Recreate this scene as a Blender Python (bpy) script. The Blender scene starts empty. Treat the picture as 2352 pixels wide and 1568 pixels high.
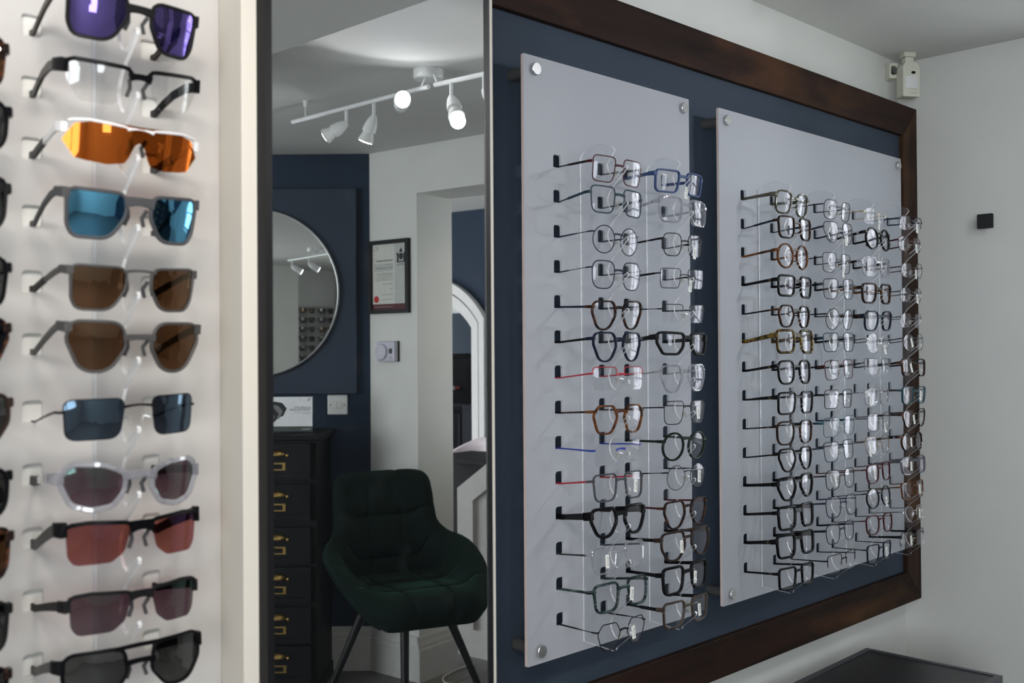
import bpy, bmesh, math, random
from mathutils import Vector, Matrix, Euler
random.seed(7)
scene = bpy.context.scene
COL = scene.collection
R = math.radians
PI = math.pi

# ------------------------------------------------------------------ camera
cam_d = bpy.data.cameras.new('camera')
cam_d.sensor_width = 36.0
cam_d.lens = 36.0 * 2357.07 / 2352.0
cam_d.clip_start = 0.02
cam = bpy.data.objects.new('camera', cam_d)
COL.objects.link(cam)
yaw, pit, rol = 0.777, 0.0091, -0.0068
rt = Vector((math.cos(yaw), -math.sin(yaw), 0)); fw = Vector((math.sin(yaw), math.cos(yaw), 0)); zz = Vector((0, 0, 1))
fw2 = fw * math.cos(pit) + zz * math.sin(pit); up2 = zz * math.cos(pit) - fw * math.sin(pit)
r3 = rt * math.cos(rol) + up2 * math.sin(rol); u3 = up2 * math.cos(rol) - rt * math.sin(rol)
cm = Matrix.Identity(4)
for i in range(3):
    cm[i][0] = r3[i]; cm[i][1] = u3[i]; cm[i][2] = -fw2[i]
cm.translation = (0, 0, 1.36)
cam.matrix_world = cm
cam_d.dof.use_dof = True
cam_d.dof.focus_distance = 2.25
cam_d.dof.aperture_fstop = 6.3
scene.camera = cam

# ------------------------------------------------------------------ world, view
w = bpy.data.worlds.new('overcast_sky'); scene.world = w
w.use_nodes = True
w.node_tree.nodes['Background'].inputs[0].default_value = (0.93, 0.96, 1.0, 1)
w.node_tree.nodes['Background'].inputs[1].default_value = 10.5
vs = scene.view_settings
vs.view_transform = 'Standard'; vs.look = 'None'; vs.gamma = 1; vs.use_curve_mapping = False
vs.exposure = 0.0
scene.cycles.transparent_max_bounces = 40
scene.cycles.max_bounces = 14
scene.cycles.glossy_bounces = 8
scene.cycles.sample_clamp_indirect = 6.0

def portal(name, loc, rot, sx, sy):
    l = bpy.data.lights.new(name, 'AREA'); l.shape = 'RECTANGLE'; l.size = sx; l.size_y = sy
    l.cycles.is_portal = True
    o = bpy.data.objects.new(name, l); COL.objects.link(o); o.location = loc; o.rotation_euler = rot
    return o
portal('window_portal', (3.215, 0.60, 1.5), (0, R(90), 0), 1.1, 0.6)      # light travels -x
portal('window_portal', (-0.42, -3.44, 1.45), (R(90), 0, 0), .65, 1.22)
portal('window_portal', (-1.94, -1.65, 1.33), (0, R(-90), 0), 1.46, 2.1)   # light travels +x     # light travels +y
portal('window_portal', (4.05, .22, 1.55), (R(-90), 0, 0), 0.6, .9)
portal('window_portal', (5.375, .22, 1.2), (R(-90), 0, 0), 1.05, 1.8)
portal('window_portal', (5.4, -4.42, 1.3), (R(90), 0, 0), 0.9, 1.6)
SPOT_W = 5.6
TRACK2_W = 16.0

# ------------------------------------------------------------------ materials
MATS = {}
def nt(name):
    m = bpy.data.materials.new(name); m.use_nodes = True
    MATS[name] = m
    return m, m.node_tree.nodes, m.node_tree.links, m.node_tree.nodes['Principled BSDF']
def plain(name, col, rough=0.5, metal=0.0, spec=0.5, noise=0.04, nscale=30.0, bump=0.0, coat=0.0, trans=0.0):
    m, N, L, B = nt(name)
    B.inputs['Roughness'].default_value = rough; B.inputs['Metallic'].default_value = metal
    B.inputs['Specular IOR Level'].default_value = spec
    B.inputs['Coat Weight'].default_value = coat
    B.inputs['Transmission Weight'].default_value = trans
    tc = N.new('ShaderNodeTexCoord'); nz = N.new('ShaderNodeTexNoise'); nz.inputs['Scale'].default_value = nscale
    nz.inputs['Detail'].default_value = 4
    L.new(tc.outputs['Object'], nz.inputs['Vector'])
    rp = N.new('ShaderNodeValToRGB')
    c0 = [max(0, c * (1 - noise)) for c in col]; c1 = [min(1, c * (1 + noise)) for c in col]
    rp.color_ramp.elements[0].color = (*c0, 1); rp.color_ramp.elements[1].color = (*c1, 1)
    rp.color_ramp.elements[0].position = .3; rp.color_ramp.elements[1].position = .7
    L.new(nz.outputs['Fac'], rp.inputs['Fac']); L.new(rp.outputs['Color'], B.inputs['Base Color'])
    if bump:
        b = N.new('ShaderNodeBump'); b.inputs['Strength'].default_value = bump; b.inputs['Distance'].default_value = 0.004
        L.new(nz.outputs['Fac'], b.inputs['Height']); L.new(b.outputs['Normal'], B.inputs['Normal'])
    return m
def emit(name, col, s):
    m, N, L, B = nt(name)
    B.inputs['Base Color'].default_value = (.8, .8, .8, 1)
    B.inputs['Emission Color'].default_value = (*col, 1); B.inputs['Emission Strength'].default_value = s
    return m
def clearmat(name, tcol, gcol=(1, 1, 1), ior=1.5, base=0.0, rough=0.0, gain=1.0, diff=0.0, dcol=(.8, .8, .8)):
    """clear sheet: transparent tint, with mirror-like surface reflection by Fresnel"""
    m = bpy.data.materials.new(name); m.use_nodes = True; MATS[name] = m
    N = m.node_tree.nodes; L = m.node_tree.links; N.clear()
    out = N.new('ShaderNodeOutputMaterial'); mix = N.new('ShaderNodeMixShader')
    tr = N.new('ShaderNodeBsdfTransparent'); tr.inputs[0].default_value = (*tcol, 1)
    gl = N.new('ShaderNodeBsdfGlossy'); gl.inputs['Color'].default_value = (*gcol, 1); gl.inputs['Roughness'].default_value = rough
    fr = N.new('ShaderNodeFresnel'); fr.inputs['IOR'].default_value = ior
    ma = N.new('ShaderNodeMath'); ma.operation = 'MULTIPLY_ADD'; ma.inputs[1].default_value = gain; ma.inputs[2].default_value = base; ma.use_clamp = True
    ge = N.new('ShaderNodeNewGeometry'); mr = N.new('ShaderNodeMapRange')
    mr.inputs['To Min'].default_value = ior; mr.inputs['To Max'].default_value = 1.0 / ior
    L.new(ge.outputs['Backfacing'], mr.inputs['Value']); L.new(mr.outputs[0], fr.inputs['IOR'])
    L.new(fr.outputs[0], ma.inputs[0]); L.new(ma.outputs[0], mix.inputs[0])
    src = tr
    if diff > 0:
        df = N.new('ShaderNodeBsdfDiffuse'); df.inputs[0].default_value = (*dcol, 1)
        m2 = N.new('ShaderNodeMixShader'); m2.inputs[0].default_value = diff
        L.new(tr.outputs[0], m2.inputs[1]); L.new(df.outputs[0], m2.inputs[2]); src = m2
    L.new(src.outputs[0], mix.inputs[1]); L.new(gl.outputs[0], mix.inputs[2]); L.new(mix.outputs[0], out.inputs[0])
    return m
def ramp_mat(name, cols, scale=(60, 60, 60), rough=0.2, coat=0.3, dist=1.0, pos=None):
    m, N, L, B = nt(name)
    tc = N.new('ShaderNodeTexCoord'); mp = N.new('ShaderNodeMapping'); mp.inputs['Scale'].default_value = scale
    nz = N.new('ShaderNodeTexNoise'); nz.inputs['Scale'].default_value = 1.0; nz.inputs['Detail'].default_value = 3; nz.inputs['Distortion'].default_value = dist
    rp = N.new('ShaderNodeValToRGB')
    n = len(cols)
    while len(rp.color_ramp.elements) < n: rp.color_ramp.elements.new(.5)
    for i, c in enumerate(cols):
        rp.color_ramp.elements[i].position = pos[i] if pos else .32 + .36 * i / (n - 1)
        rp.color_ramp.elements[i].color = (*c, 1)
    L.new(tc.outputs['Object'], mp.inputs[0]); L.new(mp.outputs[0], nz.inputs['Vector']); L.new(nz.outputs['Fac'], rp.inputs['Fac'])
    L.new(rp.outputs['Color'], B.inputs['Base Color'])
    B.inputs['Roughness'].default_value = rough + .1; B.inputs['Specular IOR Level'].default_value = .2
    return m
def wood(name, axis, c0, c1, c2, seed):
    m, N, L, B = nt(name)
    tc = N.new('ShaderNodeTexCoord'); mp = N.new('ShaderNodeMapping')
    sc = [22, 22, 22]; sc[axis] = 1.3
    mp.inputs['Scale'].default_value = sc; mp.inputs['Location'].default_value = (seed, seed * .7, seed * 1.3)
    nz = N.new('ShaderNodeTexNoise'); nz.inputs['Scale'].default_value = 1.6; nz.inputs['Detail'].default_value = 8; nz.inputs['Distortion'].default_value = .6
    mp2 = N.new('ShaderNodeMapping'); s2 = [9, 9, 9]; s2[axis] = 3.5; mp2.inputs['Scale'].default_value = s2; mp2.inputs['Location'].default_value = (seed * 2, 3, seed)
    n2 = N.new('ShaderNodeTexNoise'); n2.inputs['Scale'].default_value = 1.0; n2.inputs['Detail'].default_value = 3
    rp = N.new('ShaderNodeValToRGB')
    rp.color_ramp.elements[0].position = .3; rp.color_ramp.elements[0].color = (*c0, 1)
    rp.color_ramp.elements[1].position = .75; rp.color_ramp.elements[1].color = (*c1, 1)
    r2 = N.new('ShaderNodeValToRGB'); r2.color_ramp.elements[0].position = .52; r2.color_ramp.elements[0].color = (0, 0, 0, 1)
    r2.color_ramp.elements[1].position = .72; r2.color_ramp.elements[1].color = (1, 1, 1, 1)
    mx = N.new('ShaderNodeMix'); mx.data_type = 'RGBA'
    L.new(tc.outputs['Object'], mp.inputs[0]); L.new(mp.outputs[0], nz.inputs['Vector']); L.new(nz.outputs['Fac'], rp.inputs[0])
    L.new(tc.outputs['Object'], mp2.inputs[0]); L.new(mp2.outputs[0], n2.inputs['Vector']); L.new(n2.outputs['Fac'], r2.inputs[0])
    L.new(r2.outputs[0], mx.inputs[0]); L.new(rp.outputs[0], mx.inputs[6]); mx.inputs[7].default_value = (*c2, 1)
    L.new(mx.outputs[2], B.inputs['Base Color'])
    # knots: small pale eyes
    vo = N.new('ShaderNodeTexVoronoi'); vo.inputs['Scale'].default_value = 3.2
    mp3 = N.new('ShaderNodeMapping'); s3 = [1, 1, 1]; s3[axis] = .8; mp3.inputs['Scale'].default_value = s3; mp3.inputs['Location'].default_value = (seed, 1.7, seed)
    L.new(tc.outputs['Object'], mp3.inputs[0]); L.new(mp3.outputs[0], vo.inputs['Vector'])
    r3_ = N.new('ShaderNodeValToRGB'); r3_.color_ramp.elements[0].position = .03; r3_.color_ramp.elements[0].color = (1, 1, 1, 1)
    r3_.color_ramp.elements[1].position = .055; r3_.color_ramp.elements[1].color = (0, 0, 0, 1)
    L.new(vo.outputs['Distance'], r3_.inputs[0])
    mx2 = N.new('ShaderNodeMix'); mx2.data_type = 'RGBA'
    L.new(r3_.outputs[0], mx2.inputs[0]); L.new(mx.outputs[2], mx2.inputs[6]); mx2.inputs[7].default_value = (.16, .07, .032, 1)
    L.new(mx2.outputs[2], B.inputs['Base Color'])
    bp = N.new('ShaderNodeBump'); bp.inputs['Strength'].default_value = .25; bp.inputs['Distance'].default_value = .002
    L.new(nz.outputs['Fac'], bp.inputs['Height']); L.new(bp.outputs['Normal'], B.inputs['Normal'])
    B.inputs['Roughness'].default_value = .65; B.inputs['Specular IOR Level'].default_value = .15
    return m

plain('wall_white', (.70, .70, .67), .85, noise=.02, nscale=6, bump=.03)
plain('wall_cream', (.74, .70, .63), .8, noise=.02, nscale=6)
plain('ceiling_white', (.66, .655, .63), .75, noise=.02, nscale=3, bump=.02)
plain('blue_paint', (.034, .048, .072), .7, noise=.06, nscale=4, spec=.25)
plain('blue_dark', (.020, .034, .058), .75, noise=.06, nscale=5, spec=.2)
plain('panel_white', (.64, .655, .71), .38, noise=.01, nscale=3, spec=.4)
plain('panel_warm', (.80, .775, .75), .38, noise=.01, nscale=3, spec=.4)
plain('edge_pink', (.72, .60, .58), .5)
plain('steel', (.62, .62, .62), .32, metal=1.0)
plain('barrel_grey', (.10, .10, .10), .5, metal=.3)
plain('black_frame', (.008, .008, .009), .4, spec=.3)
plain('black_side', (.007, .007, .008), .6, spec=.3)
plain('white_plastic', (.78, .78, .76), .35)
plain('white_gloss', (.80, .80, .80), .2)
plain('ivory_plastic', (.66, .65, .55), .4)
plain('lens_white', (.72, .72, .72), .3)
plain('dark_plastic', (.006, .006, .007), .45, spec=.2)
plain('lilac_plastic', (.56, .54, .62), .4)
plain('hook_black', (.010, .010, .011), .45)
plain('chest_black', (.0045, .0045, .0055), .55, noise=.1, spec=.2)
plain('chest_grey', (.045, .045, .055), .5, noise=.1)
plain('brass', (.42, .27, .09), .35, metal=.9, noise=.15)
plain('skirting_white', (.60, .59, .57), .5)
plain('cabinet_black', (.016, .016, .018), .38)
plain('cabinet_edge', (.05, .05, .06), .4)
plain('print_white', (.78, .78, .80), .4)
plain('paper', (.62, .61, .56), .6)
plain('paper_grey', (.47, .48, .45), .6)
plain('ink', (.02, .02, .02), .7)
plain('ink_grey', (.18, .18, .18), .7)
plain('maroon', (.085, .012, .018), .6)
plain('seal_red', (.45, .006, .006), .5)
plain('print_green', (.06, .075, .065), .5)
plain('floor_grey', (.16, .155, .15), .55, noise=.12, nscale=8)
plain('tag_white', (.80, .80, .76), .6)
plain('cord_white', (.7, .68, .64), .5)
plain('desk_dark', (.006, .005, .005), .6, spec=.15)
plain('pink_plastic', (.62, .55, .57), .4)
plain('lcd', (.03, .035, .035), .2)
plain('red_paint', (.3, .02, .015), .5)
emit('lamp_glow', (.93, .96, 1.0), 60.0)
emit('lamp_glow_warm', (1.0, .72, .42), 8.0)
wood('wood_x', 0, (.011, .0055, .0045), (.032, .015, .011), (.070, .030, .013), 2.0)
wood('wood_z', 2, (.014, .0075, .005), (.050, .025, .015), (.095, .048, .024), 5.3)
wood('wood_low', 0, (.010, .0055, .004), (.030, .014, .009), (.068, .030, .012), 9.1)
clearmat('acrylic', (.97, .975, .98), ior=1.49)
clearmat('acrylic_edge', (.90, .92, .94), ior=1.5, diff=.62, dcol=(.92, .93, .95), rough=.06)
clearmat('demo_lens', (.975, .975, .975), gcol=(.93, .90, 1.0), ior=1.5, gain=.8)
clearmat('window_glass', (.95, .97, .97), ior=1.5)
for _k in ('panel_white', 'panel_warm'):
    _m = MATS[_k]; _N = _m.node_tree.nodes; _L = _m.node_tree.links
    _o = _N['Material Output']; _mx = _N.new('ShaderNodeMixShader'); _mx.inputs[0].default_value = .50
    _t = _N.new('ShaderNodeBsdfTranslucent'); _t.inputs[0].default_value = (.92, .93, .95, 1)
    _L.new(_N['Principled BSDF'].outputs[0], _mx.inputs[1]); _L.new(_t.outputs[0], _mx.inputs[2]); _L.new(_mx.outputs[0], _o.inputs[0])
# mirror with faint dust
def mirror_mat(name):
    m = bpy.data.materials.new(name); m.use_nodes = True; MATS[name] = m
    N = m.node_tree.nodes; L = m.node_tree.links; N.clear()
    out = N.new('ShaderNodeOutputMaterial'); mix = N.new('ShaderNodeMixShader')
    gl = N.new('ShaderNodeBsdfGlossy'); gl.inputs['Color'].default_value = (.80, .815, .81, 1); gl.inputs['Roughness'].default_value = 0
    df = N.new('ShaderNodeBsdfDiffuse'); df.inputs[0].default_value = (.7, .75, .8, 1)
    tc = N.new('ShaderNodeTexCoord'); nz = N.new('ShaderNodeTexNoise'); nz.inputs['Scale'].default_value = 22; nz.inputs['Detail'].default_value = 5
    rp = N.new('ShaderNodeValToRGB'); rp.color_ramp.elements[0].position = .58; rp.color_ramp.elements[0].color = (.004, .004, .004, 1)
    rp.color_ramp.elements[1].position = .8; rp.color_ramp.elements[1].color = (.016, .016, .016, 1)
    L.new(tc.outputs['Object'], nz.inputs['Vector']); L.new(nz.outputs['Fac'], rp.inputs[0]); L.new(rp.outputs[0], mix.inputs[0])
    L.new(gl.outputs[0], mix.inputs[1]); L.new(df.outputs[0], mix.inputs[2]); L.new(mix.outputs[0], out.inputs[0])
mirror_mat('mirror_glass')
# velvet
m, N, L, B = nt('green_velvet')
B.inputs['Base Color'].default_value = (.002, .009, .007, 1); B.inputs['Roughness'].default_value = .85
B.inputs['Sheen Weight'].default_value = .25; B.inputs['Sheen Tint'].default_value = (.05, .25, .17, 1); B.inputs['Sheen Roughness'].default_value = .4
B.inputs['Specular IOR Level'].default_value = .15
_n = N.new('ShaderNodeTexNoise'); _n.inputs['Scale'].default_value = 240; _b = N.new('ShaderNodeBump'); _b.inputs['Strength'].default_value = .15
L.new(_n.outputs['Fac'], _b.inputs['Height']); L.new(_b.outputs['Normal'], B.inputs['Normal'])

# spectacle frame materials
plain('f_black', (.003, .003, .004), .28, spec=.18, noise=.1)
plain('f_matte_black', (.006, .006, .007), .5, spec=.2)
plain('f_navy', (.009, .013, .034), .45, spec=.2)
plain('f_navy_gloss', (.005, .009, .026), .28, spec=.2)
plain('f_blue', (.025, .055, .16), .45)
plain('f_bright_blue', (.02, .05, .35), .35, metal=.3)
plain('f_petrol', (.015, .036, .054), .45, spec=.2)
plain('f_teal', (.020, .085, .11), .3)
plain('f_gun', (.055, .055, .065), .4, metal=.5, spec=.2)
plain('f_grey', (.055, .058, .066), .5, spec=.2)
plain('f_matte_gun', (.075, .072, .072), .5, metal=.35)
plain('f_silver', (.55, .55, .56), .22, metal=1.0)
plain('f_gold', (.55, .40, .20), .25, metal=1.0)
plain('f_black_metal', (.005, .005, .007), .4, spec=.2)
plain('f_red', (.35, .012, .03), .4)
plain('f_burgundy', (.055, .007, .010), .35, spec=.2)
plain('f_brown', (.026, .016, .012), .35, spec=.2)
plain('f_brown_metal', (.14, .095, .06), .35, metal=.7)
plain('f_green', (.006, .014, .009), .3, spec=.2)
plain('f_white', (.75, .75, .76), .35)
plain('f_rubber', (.05, .05, .055), .6)
ramp_mat('f_tort', [(.012, .006, .005), (.10, .032, .010), (.20, .075, .02)], (90, 40, 70), .16, .5)
ramp_mat('f_dark_tort', [(.006, .005, .006), (.012, .008, .008), (.09, .032, .014)], (120, 60, 90), .16, .5)
ramp_mat('f_yellow_tort', [(.008, .007, .006), (.04, .026, .008), (.24, .15, .03)], (110, 50, 90), .15, .5)
ramp_mat('f_stripe', [(.006, .010, .011), (.012, .026, .028), (.10, .14, .14)], (30, 30, 260), .16, .5)
clearmat('f_crystal', (.66, .66, .70), ior=1.5, gain=1.6, base=.05, diff=.16, dcol=(.8, .8, .85), rough=.02)
clearmat('f_olive', (.22, .22, .15), ior=1.5, base=.02, diff=.55, dcol=(.11, .105, .07), rough=.03)
clearmat('f_purple_crystal', (.35, .33, .38), ior=1.5, base=.02, diff=.45, dcol=(.16, .15, .18), rough=.03)
clearmat('f_brown_crystal', (.20, .14, .10), ior=1.5, base=.02, diff=.5, dcol=(.085, .055, .04), rough=.03)
clearmat('f_teal_crystal', (.06, .20, .25), ior=1.5, base=.02, diff=.5, dcol=(.02, .09, .12), rough=.03)
clearmat('pad_clear', (.85, .85, .83), ior=1.5, diff=.2, dcol=(.75, .72, .68), rough=.05)
# sunglass lenses
clearmat('s_purple', (0.224, 0.205, 0.292), gcol=(.42, .30, 1.0), ior=1.6, base=.28, gain=1.0)
clearmat('s_clear', (0.964, 0.964, 0.964), ior=1.55, gain=1.1)
clearmat('s_ruby', (0.600, 0.300, 0.110), gcol=(1.0, .28, .05), ior=1.6, base=.22, gain=1.0)
clearmat('s_blue', (0.200, 0.265, 0.332), gcol=(.22, .66, 1.0), ior=1.6, base=.55, gain=1.0)
clearmat('s_brown', (.355, .245, .165), gcol=(1, .8, .6), ior=1.5, base=.03, gain=1.0)
clearmat('s_slate', (0.212, 0.235, 0.274), gcol=(.5, .75, 1.0), ior=1.5, base=.05, gain=1.2)
clearmat('s_plum', (0.412, 0.316, 0.354), gcol=(.5, 1.0, .85), ior=1.5, base=.01, gain=.8)
clearmat('s_rose', (.64, .38, .33), gcol=(.5, .42, 1.0), ior=1.5, base=.005, gain=.8)
clearmat('s_grey', (0.265, 0.268, 0.265), gcol=(1, 1, 1), ior=1.5, base=.03, gain=1.0)
clearmat('s_black', (0.141, 0.141, 0.141), gcol=(1, 1, 1), ior=1.5, base=.02, gain=1.0)

# ------------------------------------------------------------------ mesh helpers
def link(o, parent=None):
    COL.objects.link(o)
    if parent: o.parent = parent
    return o
def mesh(name, V, F, mat, parent=None, smooth=False, fmat=None, mats=None):
    me = bpy.data.meshes.new(name); me.from_pydata([tuple(v) for v in V], [], F)
    for k in (mats or [mat]): me.materials.append(MATS[k])
    if fmat: me.polygons.foreach_set('material_index', fmat)
    if smooth: me.polygons.foreach_set('use_smooth', [True] * len(F))
    me.update()
    return link(bpy.data.objects.new(name, me), parent)
def empty(name, loc=(0, 0, 0), rot=None, mat=None):
    o = bpy.data.objects.new(name, None); COL.objects.link(o); o.empty_display_size = .05
    if mat is not None: o.matrix_world = mat
    else:
        o.location = loc
        if rot: o.rotation_euler = rot
    return o
def tag(o, label, cat=None, group=None, kind=None):
    o['label'] = label
    if cat: o['category'] = cat
    if group: o['group'] = group
    if kind: o['kind'] = kind
    return o
def struct(o, label=None, cat=None):
    o['kind'] = 'structure'
    if label: o['label'] = label
    if cat: o['category'] = cat
    return o
class MB:
    def __init__(s): s.V = []; s.F = []; s.M = []
    def add(s, V, F, mi=0):
        n = len(s.V); s.V += [Vector(v) for v in V]; s.F += [[i + n for i in f] for f in F]; s.M += [mi] * len(F)
    def box(s, lo, hi, c=0.0, mi=0):
        x0, y0, z0 = lo; x1, y1, z1 = hi
        if c <= 0:
            V = [(x0, y0, z0), (x1, y0, z0), (x1, y1, z0), (x0, y1, z0), (x0, y0, z1), (x1, y0, z1), (x1, y1, z1), (x0, y1, z1)]
            s.add(V, [[0, 3, 2, 1], [4, 5, 6, 7], [0, 1, 5, 4], [1, 2, 6, 5], [2, 3, 7, 6], [3, 0, 4, 7]], mi); return
        bm = bmesh.new(); bmesh.ops.create_cube(bm, size=1)
        for v in bm.verts: v.co = Vector(((lo[0] + hi[0]) / 2 + v.co.x * (hi[0] - lo[0]), (lo[1] + hi[1]) / 2 + v.co.y * (hi[1] - lo[1]), (lo[2] + hi[2]) / 2 + v.co.z * (hi[2] - lo[2])))
        bmesh.ops.bevel(bm, geom=list(bm.edges), offset=c, segments=2, affect='EDGES', profile=.5)
        bm.verts.index_update()
        s.add([v.co.copy() for v in bm.verts], [[v.index for v in f.verts] for f in bm.faces], mi); bm.free()
    def tube(s, path, rad, n=8, mi=0, cap=True):
        path = [Vector(p) for p in path]; V = []; F = []
        m = len(path); rad = rad if isinstance(rad, (list, tuple)) else [rad] * m
        prev = None
        for i, p in enumerate(path):
            t = (path[min(i + 1, m - 1)] - path[max(i - 1, 0)]).normalized()
            if prev is None:
                a = t.cross(Vector((0, 0, 1)))
                if a.length < .01: a = t.cross(Vector((1, 0, 0)))
                a.normalize()
            else:
                a = (prev - t * prev.dot(t)).normalized()
            prev = a; b = t.cross(a)
            for k in range(n):
                an = 2 * PI * k / n
                V.append(p + (a * math.cos(an) + b * math.sin(an)) * rad[i])
        for i in range(m - 1):
            for k in range(n):
                F.append([i * n + k, i * n + (k + 1) % n, (i + 1) * n + (k + 1) % n, (i + 1) * n + k])
        if cap: F.append(list(range(n))[::-1]); F.append([(m - 1) * n + k for k in range(n)])
        s.add(V, F, mi)
    def ribbon(s, path, half_h, half_t, up=(0, 0, 1), mi=0):
        """flat bar swept along path; half_h along up, half_t sideways, chamfered 8-point section"""
        path = [Vector(p) for p in path]; m = len(path); up = Vector(up); V = []; F = []
        hh = half_h if isinstance(half_h, (list, tuple)) else [half_h] * m
        ht = half_t if isinstance(half_t, (list, tuple)) else [half_t] * m
        for i, p in enumerate(path):
            t = (path[min(i + 1, m - 1)] - path[max(i - 1, 0)]).normalized()
            sd = t.cross(up).normalized(); u = sd.cross(t).normalized()
            h, q = hh[i], ht[i]; c = min(h, q) * .45
            for a, b in ((h - c, q), (h, q - c), (h, -q + c), (h - c, -q), (-h + c, -q), (-h, -q + c), (-h, q - c), (-h + c, q)):
                V.append(p + u * a + sd * b)
        for i in range(m - 1):
            for k in range(8): F.append([i * 8 + k, i * 8 + (k + 1) % 8, (i + 1) * 8 + (k + 1) % 8, (i + 1) * 8 + k])
        F.append(list(range(8))[::-1]); F.append([(m - 1) * 8 + k for k in range(8)])
        s.add(V, F, mi)
    def lathe(s, prof, n=24, axis='z', org=(0, 0, 0), mi=0):
        V = []; F = []; org = Vector(org)
        for r, h in prof:
            for k in range(n):
                a = 2 * PI * k / n
                p = (r * math.cos(a), r * math.sin(a), h)
                if axis == 'y': p = (p[0], p[2], p[1])
                if axis == 'x': p = (p[2], p[0], p[1])
                V.append(org + Vector(p))
        m = len(prof)
        for i in range(m - 1):
            for k in range(n): F.append([i * n + k, i * n + (k + 1) % n, (i + 1) * n + (k + 1) % n, (i + 1) * n + k])
        F.append(list(range(n))[::-1]); F.append([(m - 1) * n + k for k in range(n)])
        s.add(V, F, mi)
    def plate(s, outline, holes, d0, d1, conv, mi=0, mi_edge=None, mi_hole=None):
        """2D outline with holes, extruded between d0 and d1; conv(a,b,d)->3D"""
        bm = bmesh.new(); loops = []
        for lp in [outline] + list(holes):
            vs_ = [bm.verts.new((a, b, 0)) for a, b in lp]
            es = [bm.edges.new((vs_[i], vs_[(i + 1) % len(vs_)])) for i in range(len(vs_))]
            loops.append(vs_)
        bmesh.ops.triangle_fill(bm, edges=list(bm.edges), use_beauty=True)
        bm.verts.index_update(); bm.faces.ensure_lookup_table()
        P = [(v.co.x, v.co.y) for v in bm.verts]; T = [[v.index for v in f.verts] for f in bm.faces]
        LI = [[v.index for v in lp] for lp in loops]; bm.free()
        n = len(P)
        V = [conv(a, b, d0) for a, b in P] + [conv(a, b, d1) for a, b in P]
        s.add(V, T + [[i + n for i in f][::-1] for f in T], mi)
        for li, lp in enumerate(LI):
            E_ = [[lp[i], lp[(i + 1) % len(lp)], lp[(i + 1) % len(lp)] + n, lp[i] + n] for i in range(len(lp))]
            k = mi_edge if li == 0 else mi_hole
            s.add(V, E_, mi if k is None else k)
    def build(s, name, mat, parent=None, smooth=False, mats=None, recalc=True):
        me = bpy.data.meshes.new(name); me.from_pydata([tuple(v) for v in s.V], [], s.F)
        for k in (mats or [mat]): me.materials.append(MATS[k])
        me.polygons.foreach_set('material_index', s.M)
        bm = bmesh.new(); bm.from_mesh(me)
        bmesh.ops.remove_doubles(bm, verts=bm.verts, dist=1e-6)
        if recalc: bmesh.ops.recalc_face_normals(bm, faces=bm.faces)
        bm.to_mesh(me); bm.free()
        if smooth:
            me.polygons.foreach_set('use_smooth', [True] * len(me.polygons))
            me.set_sharp_from_angle(angle=R(38))
        me.update()
        return link(bpy.data.objects.new(name, me), parent)
XZ = lambda a, b, d: (a, d, b)          # plane facing -y ; d = y
YZ = lambda a, b, d: (d, a, b)
XY = lambda a, b, d: (a, b, d)
def rrect(x0, y0, x1, y1, r, n=3, rs=None):
    """rounded rectangle; rs=(bl,br,tr,tl) radii"""
    rs = rs or (r, r, r, r); P = []
    for (cx, cy, a0, q) in ((x0, y0, 180, rs[0]), (x1, y0, 270, rs[1]), (x1, y1, 0, rs[2]), (x0, y1, 90, rs[3])):
        if q <= 0: P.append((cx, cy)); continue
        ox = cx + (q if cx == x0 else -q); oy = cy + (q if cy == y0 else -q)
        for k in range(n + 1):
            a = R(a0 + 90 * k / n); P.append((ox + q * math.cos(a), oy + q * math.sin(a)))
    return P
_TXT = {}
def text_geo(s, bold=False):
    if s in _TXT: return _TXT[s]
    cu = bpy.data.curves.new('t', 'FONT'); cu.body = s; cu.size = 1; cu.align_x = 'LEFT'; cu.resolution_u = 2
    o = bpy.data.objects.new('t', cu); COL.objects.link(o)
    dg = bpy.context.evaluated_depsgraph_get(); me = o.evaluated_get(dg).to_mesh()
    V = [v.co.copy() for v in me.vertices]; F = [list(p.vertices) for p in me.polygons]
    o.evaluated_get(dg).to_mesh_clear(); bpy.data.objects.remove(o); bpy.data.curves.remove(cu)
    _TXT[s] = (V, F); return V, F
def put_text(mb, s, x, y, size, z, width=None, conv=lambda p: p, mi=0):
    V, F = text_geo(s)
    if not V: return
    sx = size
    if width: sx = width / max(v.x for v in V)
    mb.add([conv(Vector((x + v.x * sx, y + v.y * size, z))) for v in V], F, mi)
def wall_frame(o, r):
    """local x = viewer's right along the wall, y = up, z = out of the wall"""
    r = Vector(r).normalized(); u = Vector((0, 0, 1)); n = r.cross(u)
    M = Matrix.Identity(4)
    for i in range(3): M[i][0] = r[i]; M[i][1] = u[i]; M[i][2] = n[i]
    M.translation = Vector(o); return M

# ================================================================== THE ROOM
XB, YA, ZC = 2.985, 1.3676, 2.212
C = Vector((2.982, -1.206, 0)); e1 = Vector((-.6099, -.7925, 0)); nb = Vector((-.7925, .6099, 0))
def boxo(name, lo, hi, mat, parent=None, c=0.0):
    b = MB(); b.box(lo, hi, c); return b.build(name, mat, parent)
fl = struct(boxo('floor', (-2.4, -4.4, -.12), (6.6, 2.4, -.012), 'floor_grey'), 'grey wooden floor', 'floor')
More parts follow.
